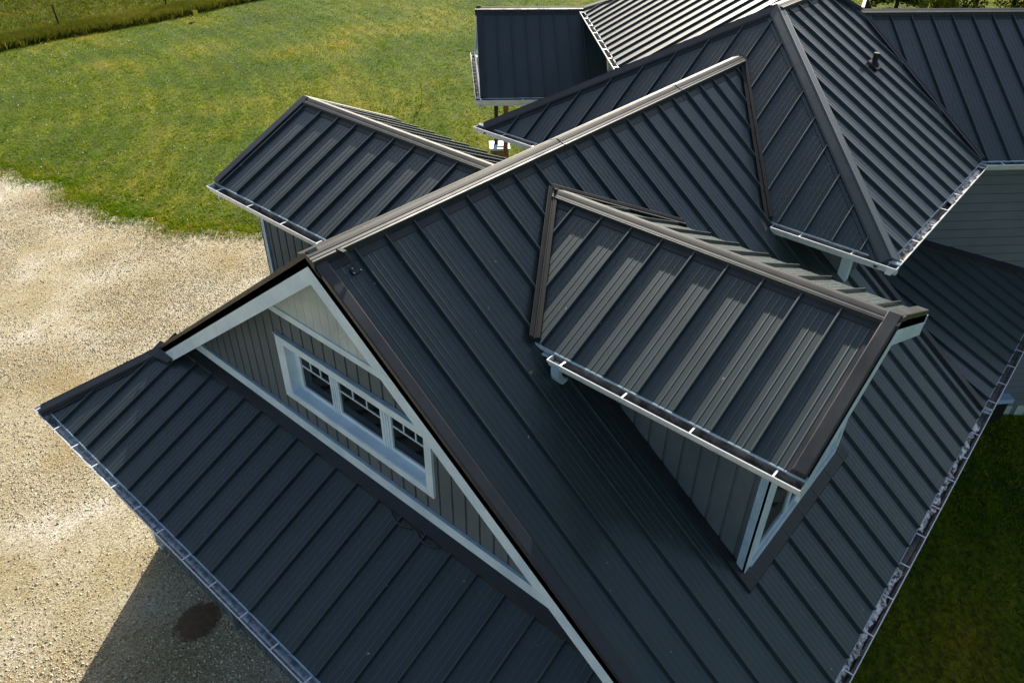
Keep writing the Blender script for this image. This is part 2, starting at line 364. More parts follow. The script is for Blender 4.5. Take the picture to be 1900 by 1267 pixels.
gv = link('gravel_yard', me); gv['kind'] = 'structure'
def in_gravel(x, y):
    c = False; n = len(PG)
    j = n - 1
    for i in range(n):
        xi, yi = PG[i]; xj, yj = PG[j]
        if (yi > y) != (yj > y) and x < (xj - xi) * (y - yi) / (yj - yi) + xi: c = not c
        j = i
    return c
PG = poly[::6] if False else ([bnd[i] for i in range(0, len(bnd), 5)] + poly[len(bnd):])
def in_gravel_np(X, Y):
    c = np.zeros(X.shape, bool); n = len(PG); j = n - 1
    for i in range(n):
        xi, yi = PG[i]; xj, yj = PG[j]
        if yi != yj:
            m_ = ((yi > Y) != (yj > Y)) & (X < (xj - xi) * (Y - yi) / (yj - yi) + xi); c ^= m_
        j = i
    return c
rng = np.random.default_rng(5)
def frustum_mask(X, Y, margin=90):
    P = np.stack([X, Y, np.zeros_like(X) - HC * S], -1)
    cx = P @ np.array(r2); cy = P @ np.array(u2); cz = P @ np.array(fwd)
    ok = cz > .5; cz = np.where(ok, cz, 1)
    u = 950 + 1411 * cx / cz; v = 633 - 1411 * cy / cz
    return ok & (u > -margin) & (u < 1900 + margin) & (v > -margin) & (v < 1267 + margin)
def big_mesh(name, verts, loops_per, m, parent=None):
    """verts (n,k,3): n faces of k vertices"""
    n, k, _ = verts.shape; me = bpy.data.meshes.new(name)
    me.vertices.add(n * k); me.vertices.foreach_set('co', verts.reshape(-1).astype(np.float32))
    me.loops.add(n * k); me.loops.foreach_set('vertex_index', np.arange(n * k, dtype=np.int32))
    me.polygons.add(n); me.polygons.foreach_set('loop_start', np.arange(0, n * k, k, dtype=np.int32))
    me.update(calc_edges=True); me.materials.append(m); return link(name, me, parent)
gz = np.vectorize(ground_z)
def blades(name, X, Y, hmin, hmax, wid, m, lean=.5, per=3):
    n = len(X); out = []
    Zg = np.where(Y > 2, 0, gz(X, Y)) if n else X
    for k in range(per):
        a = rng.uniform(0, 2 * np.pi, n); h = rng.uniform(hmin, hmax, n); w = wid * rng.uniform(.6, 1.4, n)
        dx = rng.normal(0, .05, n); dy = rng.normal(0, .05, n)
        lx = rng.normal(0, lean, n) * h; ly = rng.normal(0, lean, n) * h
        b0 = np.stack([X + dx - np.cos(a) * w, Y + dy - np.sin(a) * w, Zg], -1); b1 = np.stack([X + dx + np.cos(a) * w, Y + dy + np.sin(a) * w, Zg], -1)
        tp = np.stack([X + dx + lx, Y + dy + ly, Zg + h], -1); out.append(np.stack([b0, b1, tp], 1))
    return big_mesh(name, np.concatenate(out), 3, m)
# mown grass: density follows the distance so that blades stay visible as texture
N0 = 520000
X = rng.uniform(-2, 62, N0); Y = rng.uniform(-10, 60, N0)
d = np.hypot(X, Y); keep = frustum_mask(X, Y) & ~in_gravel_np(X, Y) & (rng.uniform(0, 1, N0) < np.clip(26 / (d + 4), .25, 1)) & (Y > -9)
# patchiness
pt = np.sin(X * .9 + np.sin(Y * .55) * 2) * np.sin(Y * .75 + np.sin(X * .4) * 2)
rr = np.hypot(X + 6, Y - 44); keep &= rng.uniform(-1.6, 1, N0) < pt * .6 + .1 + .22 * np.sin(rr * 3.1 + 1.6 * np.sin(X * .35) + np.sin(Y * .5))
X, Y = X[keep], Y[keep]
o = blades('mown_grass', X, Y, .03, .10, .014, M_GRASS, .7, 3); tag(o, 'short mown green and straw coloured grass around the house', 'grass', kind='stuff')
# grass creeping over the gravel edge
E = np.array(EDGE_PTS); ii = rng.integers(0, len(E), 16000); off = rng.normal(0, .30, (16000, 2)); X = E[ii, 0] + off[:, 0]; Y = E[ii, 1] + off[:, 1]
k = (Y > 17)
o = blades('edge_grass', X[k], Y[k], .03, .13, .014, M_GRASS, .6, 2); tag(o, 'ragged grass tufts creeping over the edge of the pale gravel', 'grass', kind='stuff')
M_STRAW = leaf_mat('dry_straw_grass', [(.20, .13, .05), (.32, .23, .09), (.40, .32, .15)], .3)
ii = rng.integers(0, len(E), 15000); off = rng.normal(0, .55, (15000, 2)) + np.array([-.35, .25]); X = E[ii, 0] + off[:, 0]; Y = E[ii, 1] + off[:, 1]; k = (Y > 17) & (np.sin(X * 2.3 + Y * .9) + np.sin(Y * 1.3) + rng.normal(0, .5, 15000) > .1)
o = blades('dry_edge_grass', X[k], Y[k], .02, .07, .016, M_STRAW, .9, 2); tag(o, 'dry brown grass fringe where the lawn thins out into gravel', 'dry grass', kind='stuff')
# white clover heads
n = 1500; X = rng.uniform(6, 40, n); Y = rng.uniform(14, 46, n); k = frustum_mask(X, Y) & ~in_gravel_np(X, Y) & (rng.uniform(0, 1, n) < .9); X, Y = X[k], Y[k]
n = len(X); r_ = .020 * rng.uniform(.6, 1.7, n); z_ = rng.uniform(.03, .07, n); q = []
for dx, dy in ((1, 0), (0, 1), (-1, 0), (0, -1)):
    c0 = np.stack([X + dx * r_, Y + dy * r_, z_], -1); c1 = np.stack([X - dy * r_, Y + dx * r_, z_], -1)
    q += [np.stack([c0, c1, np.stack([X, Y, z_ + r_], -1)], 1), np.stack([c1, c0, np.stack([X, Y, z_ - r_], -1)], 1)]
o = big_mesh('clover_flowers', np.concatenate(q), 3, M_PWHITE); tag(o, 'tiny white clover flowers scattered through the green lawn', 'flowers', kind='stuff')
# tall grass strip along the field boundary (runs parallel to the house ridge)
n = 120000; X = rng.uniform(-2, 62, n); Y = 12.55 * S + rng.uniform(-.9, .9, n) + np.sin(X * .5) * .2 + rng.normal(0, .2, n); k = frustum_mask(X, Y, 200); X, Y = X[k], Y[k]
o = blades('tall_grass_strip', X, Y, .18, .50, .022, M_TALL, .35, 2); tag(o, 'strip of tall uncut grass along the fence line at the back', 'tall grass', kind='stuff')
n = 90000; X = rng.uniform(-2, 70, n); Y = rng.uniform(12.6 * S, 19 * S, n); k = frustum_mask(X, Y, 200); X, Y = X[k], Y[k]
o = blades('meadow_grass', X, Y, .06, .26, .022, M_TALL, .6, 2); tag(o, 'olive and yellow meadow grass beyond the fence posts', 'meadow', kind='stuff')
# loose stones
def stones(name, X, Y, r, m, z0=.012):
    n = len(X); base = np.array([(1, 0, 0), (0, 1, 0), (-1, 0, 0), (0, -1, 0), (0, 0, .8), (0, 0, -.4)], float)
    P = base[None] * (r * rng.uniform(.6, 1.4, n))[:, None, None] * rng.uniform(.65, 1.35, (n, 6, 1))
    a = rng.uniform(0, 6.28, n); ca, sa = np.cos(a)[:, None], np.sin(a)[:, None]
    Q = np.stack([P[..., 0] * ca - P[..., 1] * sa + X[:, None], P[..., 0] * sa + P[..., 1] * ca + Y[:, None], P[..., 2] + z0 + (r * .15)[:, None]], -1)
    tris = [(0, 1, 4), (1, 2, 4), (2, 3, 4), (3, 0, 4)]
    return big_mesh(name, np.concatenate([Q[:, t, :] for t in tris]), 3, m)
n = 620000; X = rng.uniform(-3, 13, n); Y = rng.uniform(4, 34, n); k = frustum_mask(X, Y, 120) & in_gravel_np(X, Y) & ((X < .74 * S) | (Y > 2.85 * S)); dn = .5 + .5 * np.sin(X * .55 + 2 * np.sin(Y * .33 + 1)) * np.sin(Y * .6 + 1.7 * np.sin(X * .41)) + .25 * np.sin(X * 1.9 + Y * .8) * np.sin(Y * 1.6 - X * .7)
k &= (rng.uniform(0, 1, n) < np.clip(dn, .10, .9)) & (np.hypot(X - .60 * S, Y - 2.345 * S) > .24)
X, Y = X[k], Y[k]
o = stones('loose_gravel', X, Y, .008 + .016 * rng.random(len(X)) ** 3, M_BITS); tag(o, 'pale cream crushed stone gravel covering the yard', 'gravel', kind='stuff')

# ------------------------------------------------------------------ the house
house = empty('house', V(.73, 1.5175, -HC)); house.location = (0, 0, 0)
tag(house, 'large house with charcoal standing seam metal roofs, grey siding and white trim', 'house')
YR, ZR, K = 1.5175, -1.0, .75
XG, XW = .9634, 1.056            # gable rake plane, gable wall plane
ZE = -2.1                        # main eave
YE0, YE1 = .05, 2.985
XS, KS = .555, .45               # skirt eave
XSTEP = 3.155
KD = .46; XD, ZD = 1.855, -1.09; YD = .276
gR, gL = (0, K), (0, -K)

# main slopes
slope('roof_slope', (0, YE0, ZE), (0, 1), K, [(XG, YE0), (XSTEP, YE0), (XSTEP, YR), (XG, YR)], .0, house, label='long charcoal slope right of the main ridge')
slope('roof_slope', (0, YE0, ZE), (0, 1), K, [(XSTEP, 1.0), (3.37, 1.0), (3.37, YR), (XSTEP, YR)], .0, house)
slope('roof_slope', (0, YE0, ZE), (0, 1), K, [(XS, YE0), (XG, YE0), (XG, .295)], .0, house)
slope('roof_slope', (0, YE1, ZE), (0, -1), K, [(XG, YE1), (3.37, YE1), (3.37, YR), (XG, YR)], .1, house)
slope('roof_slope', (0, YE1, ZE), (0, -1), K, [(XS, YE1), (XG, YE1), (XG, 2.74)], .1, house)
# skirt across the front
slope('roof_slope', (XS, 0, ZE), (1, 0), KS, [(XS, YE0), (XG, .295), (XG, 2.74), (XS, YE1)], .02, house, label='dark skirt roof slope below the gable window')
slope('roof_slope', (XS, 0, ZE), (1, 0), KS, [(XG, .295), (XW, .295), (XW, 2.74), (XG, 2.74)], .02, house)
# ridge and hips
o = cap('ridge_cap', V(XG - .004, YR, ZR), V(3.375, YR, ZR), gL, gR, ridge_prof(.75), M_CAP, house); o['label'] = 'pale glinting cap along the main ridge'
for xj in (2.02, 2.80):
    cap('cap_joint', V(xj, YR, ZR + .0006), V(xj + .004, YR, ZR + .0006), gL, gR, [(w * 1.01, h + .004) for w, h in ridge_prof(.75)], M_TRIM, house)
cap('hip_cap', V(XS - .01, YE1 + .006, ZE), V(XG + .0, 2.74, ZE + KS * (XG - XS)), gL, (KS, 0), HIP, M_TRIM, house)
cap('hip_cap', V(XS - .01, YE0 - .006, ZE), V(XG + .0, .295, ZE + KS * (XG - XS)), (KS, 0), gR, HIP, M_TRIM, house)
# rakes of the main gable
rake('rake_trim', V(XG, .30, ZR - K * (YR - .30)), V(XG, YR, ZR), gR, -1, M_FLASH, house)
rake('rake_trim', V(XG, 2.745, ZR - K * (2.745 - YR)), V(XG, YR, ZR), gL, 1, M_TRIM, house)
# white fascia boards of the gable
def rake_fascia(x, y0, y1, zr, k, h, parent, drop=.105, t=.03, out=-1):
    mb = MB(); a = V(x, y0, zr - k * abs(y0 - y1)); b = V(x, y1, zr); Zv = Vector((0, 0, 1)); X_ = Vector((out * 1.0, 0, 0))
    R = lambda P: [P + X_ * .003 + Zv * (-drop), P + X_ * .003 - Zv * (drop + h), P - X_ * t - Zv * (drop + h), P - X_ * t - Zv * drop]
    mb.sweep([R(a), R(b)], True); return mb.build('fascia', M_WHITE, parent)
rake_fascia(XG, .30, YR, ZR, K, .205, house)
rake_fascia(XG, 2.70, YR, ZR, K, .205, house)
# kick-out plate at the foot of the left rake
P = [V(.925, 2.735, ZE + KS * (.925 - XS) + .022), V(.942, 2.61, ZE + KS * (.942 - XS) + .022), V(1.0, 2.585, ZE + KS * (1.0 - XS) + .03), V(.985, 2.73, ZE + KS * (.985 - XS) + .03)]
mb = MB(); mb.prism(P, Vector((0, 0, .02))); o = mb.build('flashing', M_TRIM, house)
# headwall flashing band along the skirt top
mb = MB(); R = lambda y: [V(1.013, y, ZE + KS * (1.013 - XS)) + Vector((0, 0, .048)), V(1.012, y, ZE + KS * (1.012 - XS)) + Vector((0, 0, .004)), V(XW, y, ZE + KS * (XW - XS)), V(XW, y, ZE + KS * (XW - XS)) + Vector((0, 0, .050))]
ysf = [.33 + i * (2.66 - .33) / 60 for i in range(61)]; mb.sweep([R(y) for y in ysf], True); mb.build('flashing', M_TRIM, house)
# buckled edge of that flashing
def ribbon(pts, w, h, m, parent, name='flashing'):
    mb = MB(); mb.tube(pts, w, 6); return mb.build(name, m, parent, True)
for ya, yb in ((1.352, 1.245), (1.235, 1.13)):
    pp = []
    for i in range(13):
        t = i / 12; y = ya + (yb - ya) * t; x = 1.008 - .016 * math.sin(math.pi * t) ; pp.append(V(x, y, ZE + KS * (x - XS)) + Vector((0, 0, .03 + .012 * math.sin(t * math.pi))))
    ribbon(pp, .011, 0, M_FLASH, house)

# gable wall
O = V(XW, 0, 0); A = Vector((0, 1, 0))
def yz(y, z): return (y * S, z * S)
zb = -1.885
hl, hr, hb, ht = 1.89, 1.195, -1.728, -1.494
def zk(y): return -1.03 - K * abs(y - YR)
zc = -1.372
gw = []
for y0, y1, zz0, top in ((.36, hr, zb, None), (hl, 2.68, zb, None), (hr, hl, zb, hb), (hr, hl, ht, zc)):
    if top is not None: pl = [yz(y0, zz0), yz(y1, zz0), yz(y1, top), yz(y0, top)]
    elif y0 < YR: pl = [yz(y0, zz0), yz(y1, zz0), yz(y1, zc), yz(YR - (-zc - 1.03) / K, zc), yz(y0, zk(y0))]
    else: pl = [yz(y0, zz0), yz(y1, zz0), yz(y1, zk(y1)), yz(YR + (-zc - 1.03) / K, zc), yz(y0, zc)]
    gw.append(wall('gable_wall', O, A, pl, house, Vector((-1, 0, 0)), phase=.02 * S))
wall('gable_wall', O + Vector((-.012, 0, 0)), A, [yz(YR + (1.372 - 1.03) / K, -1.372), yz(YR - (1.372 - 1.03) / K, -1.372), yz(YR, -1.02)], house, Vector((-1, 0, 0)), m=M_PEAK,
     prof=[(0, -.006), (.004, -.006), (.006, 0), (.15, 0)], spacing=.152, phase=.02).__setitem__('label', 'pale boarded peak of the gable')
Xm = Vector((-1, 0, 0)); Yv = Vector((0, 1, 0)); Zv = Vector((0, 0, 1))
def trimbox(x, y0, y1, z0, z1, t, parent=house, m=M_WHITE, name='trim_board', n0=-.01):
    mb = MB(); mb.box(V(x, 0, 0), Yv, Zv, Xm, y0 * S, y1 * S, z0 * S, z1 * S, n0, t); return mb.build(name, m, parent)
trimbox(XW, .44, 2.60, -1.8715, -1.8185, .03)
trimbox(XW, 1.06, 1.975, -1.384, -1.360, .03)
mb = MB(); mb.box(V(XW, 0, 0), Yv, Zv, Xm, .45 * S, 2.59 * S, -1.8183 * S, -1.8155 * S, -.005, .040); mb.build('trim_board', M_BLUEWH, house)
# window group of the gable
win = MB()
XR = XW + .034                   # recessed window plane
e = 1.0
yo1, yo0, yi1, yi0 = 1.9175, 1.182, 1.874, 1.2115
win.box(V(XW, 0, 0), Yv, Zv, Xm, yi1 * S, yo1 * S, -1.7425 * S, -1.478 * S, -.01, .035)
win.box(V(XW, 0, 0), Yv, Zv, Xm, yo0 * S, yi0 * S, -1.7425 * S, -1.478 * S, -.01, .036)
win.box(V(XW, 0, 0), Yv, Zv, Xm, yi0 * S, yi1 * S, -1.5085 * S, -1.4781 * S, -.01, .034)
win.box(V(XW, 0, 0), Yv, Zv, Xm, yi0 * S, yi1 * S, -1.7424 * S, -1.7145 * S, -.01, .034)
wo = win.build('window', M_WHITE, house); wo['label'] = 'white trimmed triple window in the front gable'
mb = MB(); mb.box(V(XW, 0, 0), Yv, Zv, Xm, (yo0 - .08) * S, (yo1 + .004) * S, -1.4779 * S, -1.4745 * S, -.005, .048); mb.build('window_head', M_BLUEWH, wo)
mb = MB()
mb.prism([V(XW - .006, yi0, -1.7145), V(XW - .006, yi1, -1.7145), V(XR, yi1, -1.709), V(XR, yi0, -1.709)], Vector((0, 0, .008))); mb.build('sill', M_WHITE, wo)
mb = MB(); mb.box(V(XW, 0, 0), Yv, Zv, Xm, (yi1 + .0002) * S, (yi1 + .012) * S, -1.7145 * S, -1.5085 * S, -.034 * S, .0); mb.build('jamb', M_WHITE, wo)
mb = MB(); mb.box(V(XW, 0, 0), Yv, Zv, Xm, (yi0 - .012) * S, (yi0 - .0002) * S, -1.7145 * S, -1.5085 * S, -.034 * S, .0); mb.build('jamb', M_WHITE, wo)
panes = [(1.847, 1.690), (1.6457, 1.443), (1.394, 1.235)]
zt, zbm = -1.5475, -1.6905
fr = MB(); fx = V(XR, 0, 0)
ys_ = [1.874 + .0, panes[0][0], panes[0][1], panes[1][0], panes[1][1], panes[2][0], panes[2][1], 1.205]
for a, b in ((0, 1), (2, 3), (4, 5), (6, 7)): fr.box(fx, Yv, Zv, Xm, ys_[b] * S, ys_[a] * S, -1.7135 * S, -1.505 * S, 0, .035)
for a, b in ((1, 2), (3, 4), (5, 6)):
    fr.box(fx, Yv, Zv, Xm, ys_[b] * S, ys_[a] * S, -1.7134 * S, zbm * S, 0, .0345); fr.box(fx, Yv, Zv, Xm, ys_[b] * S, ys_[a] * S, zt * S, -1.5051 * S, 0, .0345)
for a in (2, 4):                 # mullion ribs
    for q in (.25, .5, .75):
        y = ys_[a + 1] + (ys_[a] - ys_[a + 1]) * q; fr.box(fx, Yv, Zv, Xm, y * S - .008, y * S + .008, -1.713 * S, -1.506 * S, .035, .047)
fr.build('window_frame', M_WHITE, wo)
for a, b in panes:
    mb = MB(); mb.box(fx, Yv, Zv, Xm, (b - .002) * S, (a + .002) * S, (zbm - .002) * S, (zt + .002) * S, -.02, .010); mb.build('pane', M_GLASS, wo)
    mb = MB(); zm = -1.5475 - .052
    mb.box(fx, Yv, Zv, Xm, b * S, a * S, zm * S - .008, zm * S + .008, .010, .022)
    for q in (1 / 3, 2 / 3): y = b + (a - b) * q; mb.box(fx, Yv, Zv, Xm, y * S - .007, y * S + .007, zm * S + .008, zt * S, .010, .0215)
    mb.build('muntin', M_WHITE, wo)
# ground floor walls
zg = -HC
def corner(x, y, z0, z1, ax, ay, w=.10, parent=house, m=M_WHITE):
    mb = MB(); p = V(x, y, z0); h = (z1 - z0) * S
    mb.prism([p + Vector((-ax * .025, -ay * .025, 0)), p + Vector((ax * w, -ay * .025, 0)), p + Vector((ax * w, ay * .005, 0)), p + Vector((ax * .005, ay * .005, 0)), p + Vector((ax * .005, ay * w, 0)), p + Vector((-ax * .025, ay * w, 0))], Vector((0, 0, h)))
    return mb.build('corner_board', m, parent)
wall('house_wall', V(.73, 0, 0), Yv, [yz(.18, zg - .01), yz(2.855, zg - .01), yz(2.855, -2.06), yz(.18, -2.06)], house, Xm, phase=.01)
wall('house_wall', V(0, 2.855, 0), Vector((1, 0, 0)), [(.73 * S, (zg - .01) * S), (3.2 * S, (zg - .01) * S), (3.2 * S, -2.02 * S), (.73 * S, -2.02 * S)], house, Yv)
wall('house_wall', V(0, .18, 0), Vector((1, 0, 0)), [(.73 * S, (zg - .2) * S), (4.1 * S, (zg - .2) * S), (4.1 * S, -2.06 * S), (.73 * S, -2.06 * S)], house, -Yv)
corner(.73, 2.855, -HC, -2.1, 1, -1); corner(.73, .18, -HC, -2.1, 1, 1)
soffit([(XS + .01, YE0 + .01), (.73, .18), (.73, 2.855), (XS + .01, YE1 - .01)], -2.128, house)
soffit([(XS + .01, YE1 - .01), (.73, 2.855), (3.2, 2.855), (3.2, YE1 - .01)], -2.128, house)
soffit([(XS + .01, YE0 + .01), (4.2, YE0 + .01), (4.2, .18), (.73, .18)], -2.128, house)
fascia(V(XS, YE0, ZE), V(XS, YE1, ZE), (-1, 0), .13, house, drop=.004); fascia(V(XS, YE0, ZE), V(4.2, YE0, ZE), (0, -1), .13, house, drop=.004); fascia(V(XS, YE1, ZE), V(3.3, YE1, ZE), (0, 1), .13, house, drop=.004)
# gutters
gutter(V(XS, -.02, ZE), V(XS, YE1 + .035, ZE), (-1, 0), house, first=.42, label='long gutter along the front skirt roof', drip=True, inner=M_GUTSIL)
gutter(V(XS - .035, YE0, ZE), V(XSTEP - .002, YE0, ZE), (0, -1), house, first=.3, label='long gutter full of pale sediment on the right eave', drip=False)
gutter(V(XSTEP + .012, YE0, ZE), V(4.3, YE0, ZE), (0, -1), house, first=.2, drip=False)
gutter(V(XS, YE1, ZE), V(3.3, YE1, ZE), (0, 1), house, drip=False)
# downspout elbow on the skirt gutter
pp = [V(XS - .018, 2.10, ZE - .03), V(XS - .018, 2.105, ZE - .075), V(XS - .018, 2.12, ZE - .115), V(XS - .008, 2.145, ZE - .165), V(XS + .03, 2.155, ZE - .205), V(.70, 2.16, ZE - .255)]
def rect_duct(name, pts, wv, hw, hd, m, parent, ribs=False):
    mb = MB(); rings = []
    for i, p in enumerate(pts):
        d = (pts[min(i + 1, len(pts) - 1)] - pts[max(i - 1, 0)]).normalized(); b = d.cross(wv).normalized(); k = 1.0 + (.06 if ribs and i % 2 else 0)
        rings.append([p + wv * hw * k + b * hd * k, p - wv * hw * k + b * hd * k, p - wv * hw * k - b * hd * k, p + wv * hw * k - b * hd * k])
    mb.sweep(rings, True); return mb.build(name, m, parent)
rect_duct('downspout', pp, Yv, .04, .03, M_GUT, house, ribs=True); rect_duct('downspout', [V(.712, 2.16, ZE - .25), V(.712, 2.16, -3.02)], Yv, .04, .03, M_SIDE2, house)

# right dormer and its mirror image on the other slope
def dormer(xr, zr, yf, xe0, xe1, y_side, win_wall_y, wx0, wx1, lab):
    """y_side=-1: dormer of the -Y slope, +1: mirrored"""
    sy = y_side; k = KD; ze_ = [zr - k * abs(xr - q) for q in (xe0, xe1)]; ze = ze_[0]
    dy = .022 if sy < 0 else 0
    def ym(z): return YR + sy * (ZR - z) / K                      # plan y where the main slope has height z
    yt = ym(zr); yb = ym(ze) - dy
    o = slope('roof_slope', (xe0, 0, ze), (1, 0), k, [(xe0, yf), (xr, yf), (xr, yt), (xe0, yb)], (.09 if sy < 0 else .25), house); o['label'] = lab
    slope('roof_slope', (xe1, 0, ze_[1]), (-1, 0), k, [(xe1, yf), (xr, yf), (xr, yt), (xe1, ym(ze_[1]))], .12, house)
    gl, gr = ((-k, 0), (k, 0)) if sy > 0 else ((k, 0), (-k, 0))
    # ridge travels along +sy*Y ... left of travel (+Y) is -X
    a = V(xr, yt + sy * .02 * 0, zr); b = V(xr, yf + sy * .004, zr)
    if sy < 0: cap('ridge_cap', a, b, (-k, 0), (k, 0), ridge_prof(k, .14, .118), M_CAP, house)
    else: cap('ridge_cap', a, b, (k, 0), (-k, 0), ridge_prof(k, .14, .118), M_CAP, house)
    gm = gR if sy < 0 else gL
    # valleys
    for xe, sg in ((xe0, 1), (xe1, -1)):
        ze = ze_[0] if sg > 0 else ze_[1]; yb = ym(ze) - dy
        p0 = V(xr, yt, zr + .0); p1 = V(xe, yb, ze); lat = lateral(p0, p1); mid = (xe - xr)
        left_is_dormer = (lat.y * sy > 0)
        gd = (k * sg, 0)
        cap('valley_flashing', p0, p1, gd if left_is_dormer else gm, gm if left_is_dormer else gd, VALLEY, M_VAL, house)
        # rake
        f0 = V(xe, yf, ze); f1 = V(xr, yf, zr); lat = lateral(f0, f1); s_ = 1 if lat.y * (-sy) > 0 else -1
        rake('rake_trim', f0, f1, gd, s_, M_TRIM, house)
        mbf = MB(); oy = Vector((0, sy, 0)); dn = lambda P, q: P - Vector((0, 0, q))
        R = lambda P: [dn(P, .105) + oy * .003, dn(P, .285) + oy * .003, dn(P, .285) - oy * .03, dn(P, .105) - oy * .03]
        mbf.sweep([R(f0), R(f1)], True); mbf.build('fascia', M_WHITE, house)
        e0, e1 = V(xe, yf + sy * .003, ze), V(xe, yb, ze); q0 = V(xe, yb + sy * .075, ze)
        if sg > 0: gutter(e0, q0, (-sg, 0), house, first=.25, step=.78, label=None)
        fascia(e0, q0, (-sg, 0), .12, house, drop=.004)
        wx = wx0 if sg > 0 else wx1
        mbs = MB(); mbs.prism([V(xe + sg * .004, yf, ze - .036), V(xe + sg * .004, yb, ze - .036), V(wx, yb, ze - .036), V(wx, yf, ze - .036)], Vector((0, 0, .01))); mbs.build('soffit', M_WHITE, house)
        # cheek wall
        yw = win_wall_y; zbw = ZR - K * abs(yw - YR); zt_ = ze - .036
        wall('dormer_wall', V(wx, 0, 0), Yv, [yz(yw, zbw), yz(yw, zt_), yz(ym(zt_) - sy * .0, zt_)], house, Vector((-sg, 0, 0)), phase=.13)
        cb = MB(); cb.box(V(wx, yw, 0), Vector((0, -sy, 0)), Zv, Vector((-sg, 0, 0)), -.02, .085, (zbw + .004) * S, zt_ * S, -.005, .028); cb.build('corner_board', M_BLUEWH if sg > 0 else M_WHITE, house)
    yw = win_wall_y; zbw = ZR - K * abs(yw - YR)
    zpk = zr - .03; kk = (xr - wx0) * k
    wall('dormer_wall', V(0, yw, 0), Vector((1, 0, 0)), [(wx0 * S, zbw * S), (wx1 * S, zbw * S), (wx1 * S, (zpk - kk) * S), (xr * S, zpk * S), (wx0 * S, (zpk - kk) * S)], house, Vector((0, sy, 0)))
    Ny = Vector((0, sy, 0)); Xv = Vector((1, 0, 0)); F = V(0, yw, 0); z0 = (zbw + .006) * S; z1 = (ze - .05) * S
    w = MB(); a0, a1 = wx0 * S, wx1 * S
    w.box(F, Xv, Zv, Ny, a0 - .028, a0 + .10, z0, z1 + .08, -.004, .030); w.box(F, Xv, Zv, Ny, a1 - .10, a1 + .028, z0, z1 + .08, -.004, .030)
    w.box(F, Xv, Zv, Ny, a0 + .10, a1 - .10, z0, z0 + .10, -.004, .045); w.box(F, Xv, Zv, Ny, a0 + .10, a1 - .10, z1, z1 + .08, -.004, .031)
    ow = w.build('window', M_WHITE, house)
    fr_ = MB(); npn = 3; ww = (a1 - a0 - .36) / npn
    xs_ = [a0 + .18 + i * ww for i in range(npn + 1)]
    zz0, zz1 = z0 + .20, z1 - .06
    for i in range(npn + 1): fr_.box(F, Xv, Zv, Ny, xs_[i] - .045, xs_[i] + .045, zz0 - .07, zz1 + .05, -.02, .022)
    fr_.box(F, Xv, Zv, Ny, xs_[0], xs_[-1], zz0 - .07, zz0, -.02, .0215); fr_.box(F, Xv, Zv, Ny, xs_[0], xs_[-1], zz1, zz1 + .05, -.02, .0215)
    fr_.build('window_frame', M_WHITE, ow)
    for i in range(npn):
        g_ = MB(); g_.box(F, Xv, Zv, Ny, xs_[i] + .045, xs_[i + 1] - .045, zz0, zz1, -.015, .006); g_.build('pane', M_GLASS, ow)
    # apron flashing on the main slope
    g = K * -sy; mb = MB()
    def ap(x, y, h): return V(x, y, ZR - K * abs(y - YR)) + Vector((0, 0, h))
    for hh in ((0),):
        q = [ap(wx0 - .03, yw + sy * .045, .046), ap(wx1 + .03, yw + sy * .045, .046), ap(wx1 + .03, yw, .050), ap(wx0 - .03, yw, .050)]
        mb.prism(q, Vector((0, 0, -.044)))
        q = [ap(wx0 - .03, yw, .046), ap(wx0 - .0, yw, .046), ap(wx0 - .0, ym(ze) - sy * -.0, .046), ap(wx0 - .03, ym(ze), .046)]
        mb.prism(q, Vector((0, 0, -.046)))
    mb.build('flashing', M_TRIM, house)
dormer(XD, ZD, YD, 1.394, 2.275, -1, .38, 1.512, 2.198, 'left slope of the dormer with the long front gutter')
dormer(1.838, -1.078, 2.714, 1.368, 2.308, 1, 2.655, 1.504, 2.19, 'slope of the far dormer beside the gravel')
# blue-white elbow at the head of the right dormer gutter
pp = []
for i in range(11):
    t = i / 10; a = t * math.radians(80)
    pp.append(V(1.394 - .019, .995, -1.302 - .030) + Vector((.17 * (1 - math.cos(a)), 0, -.05 - .20 * math.sin(a))))
rect_duct('downspout', [V(1.394 - .019, .995, -1.302 - .020)] + pp, Yv, .045, .035, M_BLUEWH, house, ribs=True)

# ---- rear block R2 with hips
Z2 = -1.394; K1, K2 = .61, .56; XE2 = 2.74; YA, YB = .512, 2.524
ZP = Z2 + K2 * (YR - YA); XP = XE2 + (ZP - Z2) / K1
S2 = math.sqrt(.5); d1 = Vector((-S2, S2, 0)); d2 = Vector((S2, S2, 0))
XC = 3.97; vh = .832; VT = (XC + vh * .4142, YA + vh)                    # valley top with the right wing
o = slope('roof_slope', (XE2, 0, Z2), (1, 0), K1, [(XE2, YA), (XP, YR), (XE2, YB)], .13, house); o['label'] = 'dark hip end facing the main ridge'
o = slope('roof_slope', (0, YA, Z2), (0, 1), K2, [(XE2, YA), (XC, YA), VT, (4.20, 1.47), (4.16, YR), (XP, YR)], .06, house); o['label'] = 'bright silvery slope carrying the black vent pipe'
slope('roof_slope', (0, YB, Z2), (0, -1), K2, [(XE2, YB), (XC, YB), (4.30, 1.70), (4.16, YR), (XP, YR)], .06, house)
PK = V(XP, YR, ZP)
cap('hip_cap', V(XE2, YA, Z2), PK, (K1, 0), (0, K2), HIP, M_ROOF, house)
cap('hip_cap', V(XE2, YB, Z2), PK, (0, -K2), (K1, 0), HIP, M_TRIM, house)
cap('ridge_cap', PK, V(4.18, YR, ZP), (0, -K2), (0, K2), ridge_prof(K2), M_CAP, house)
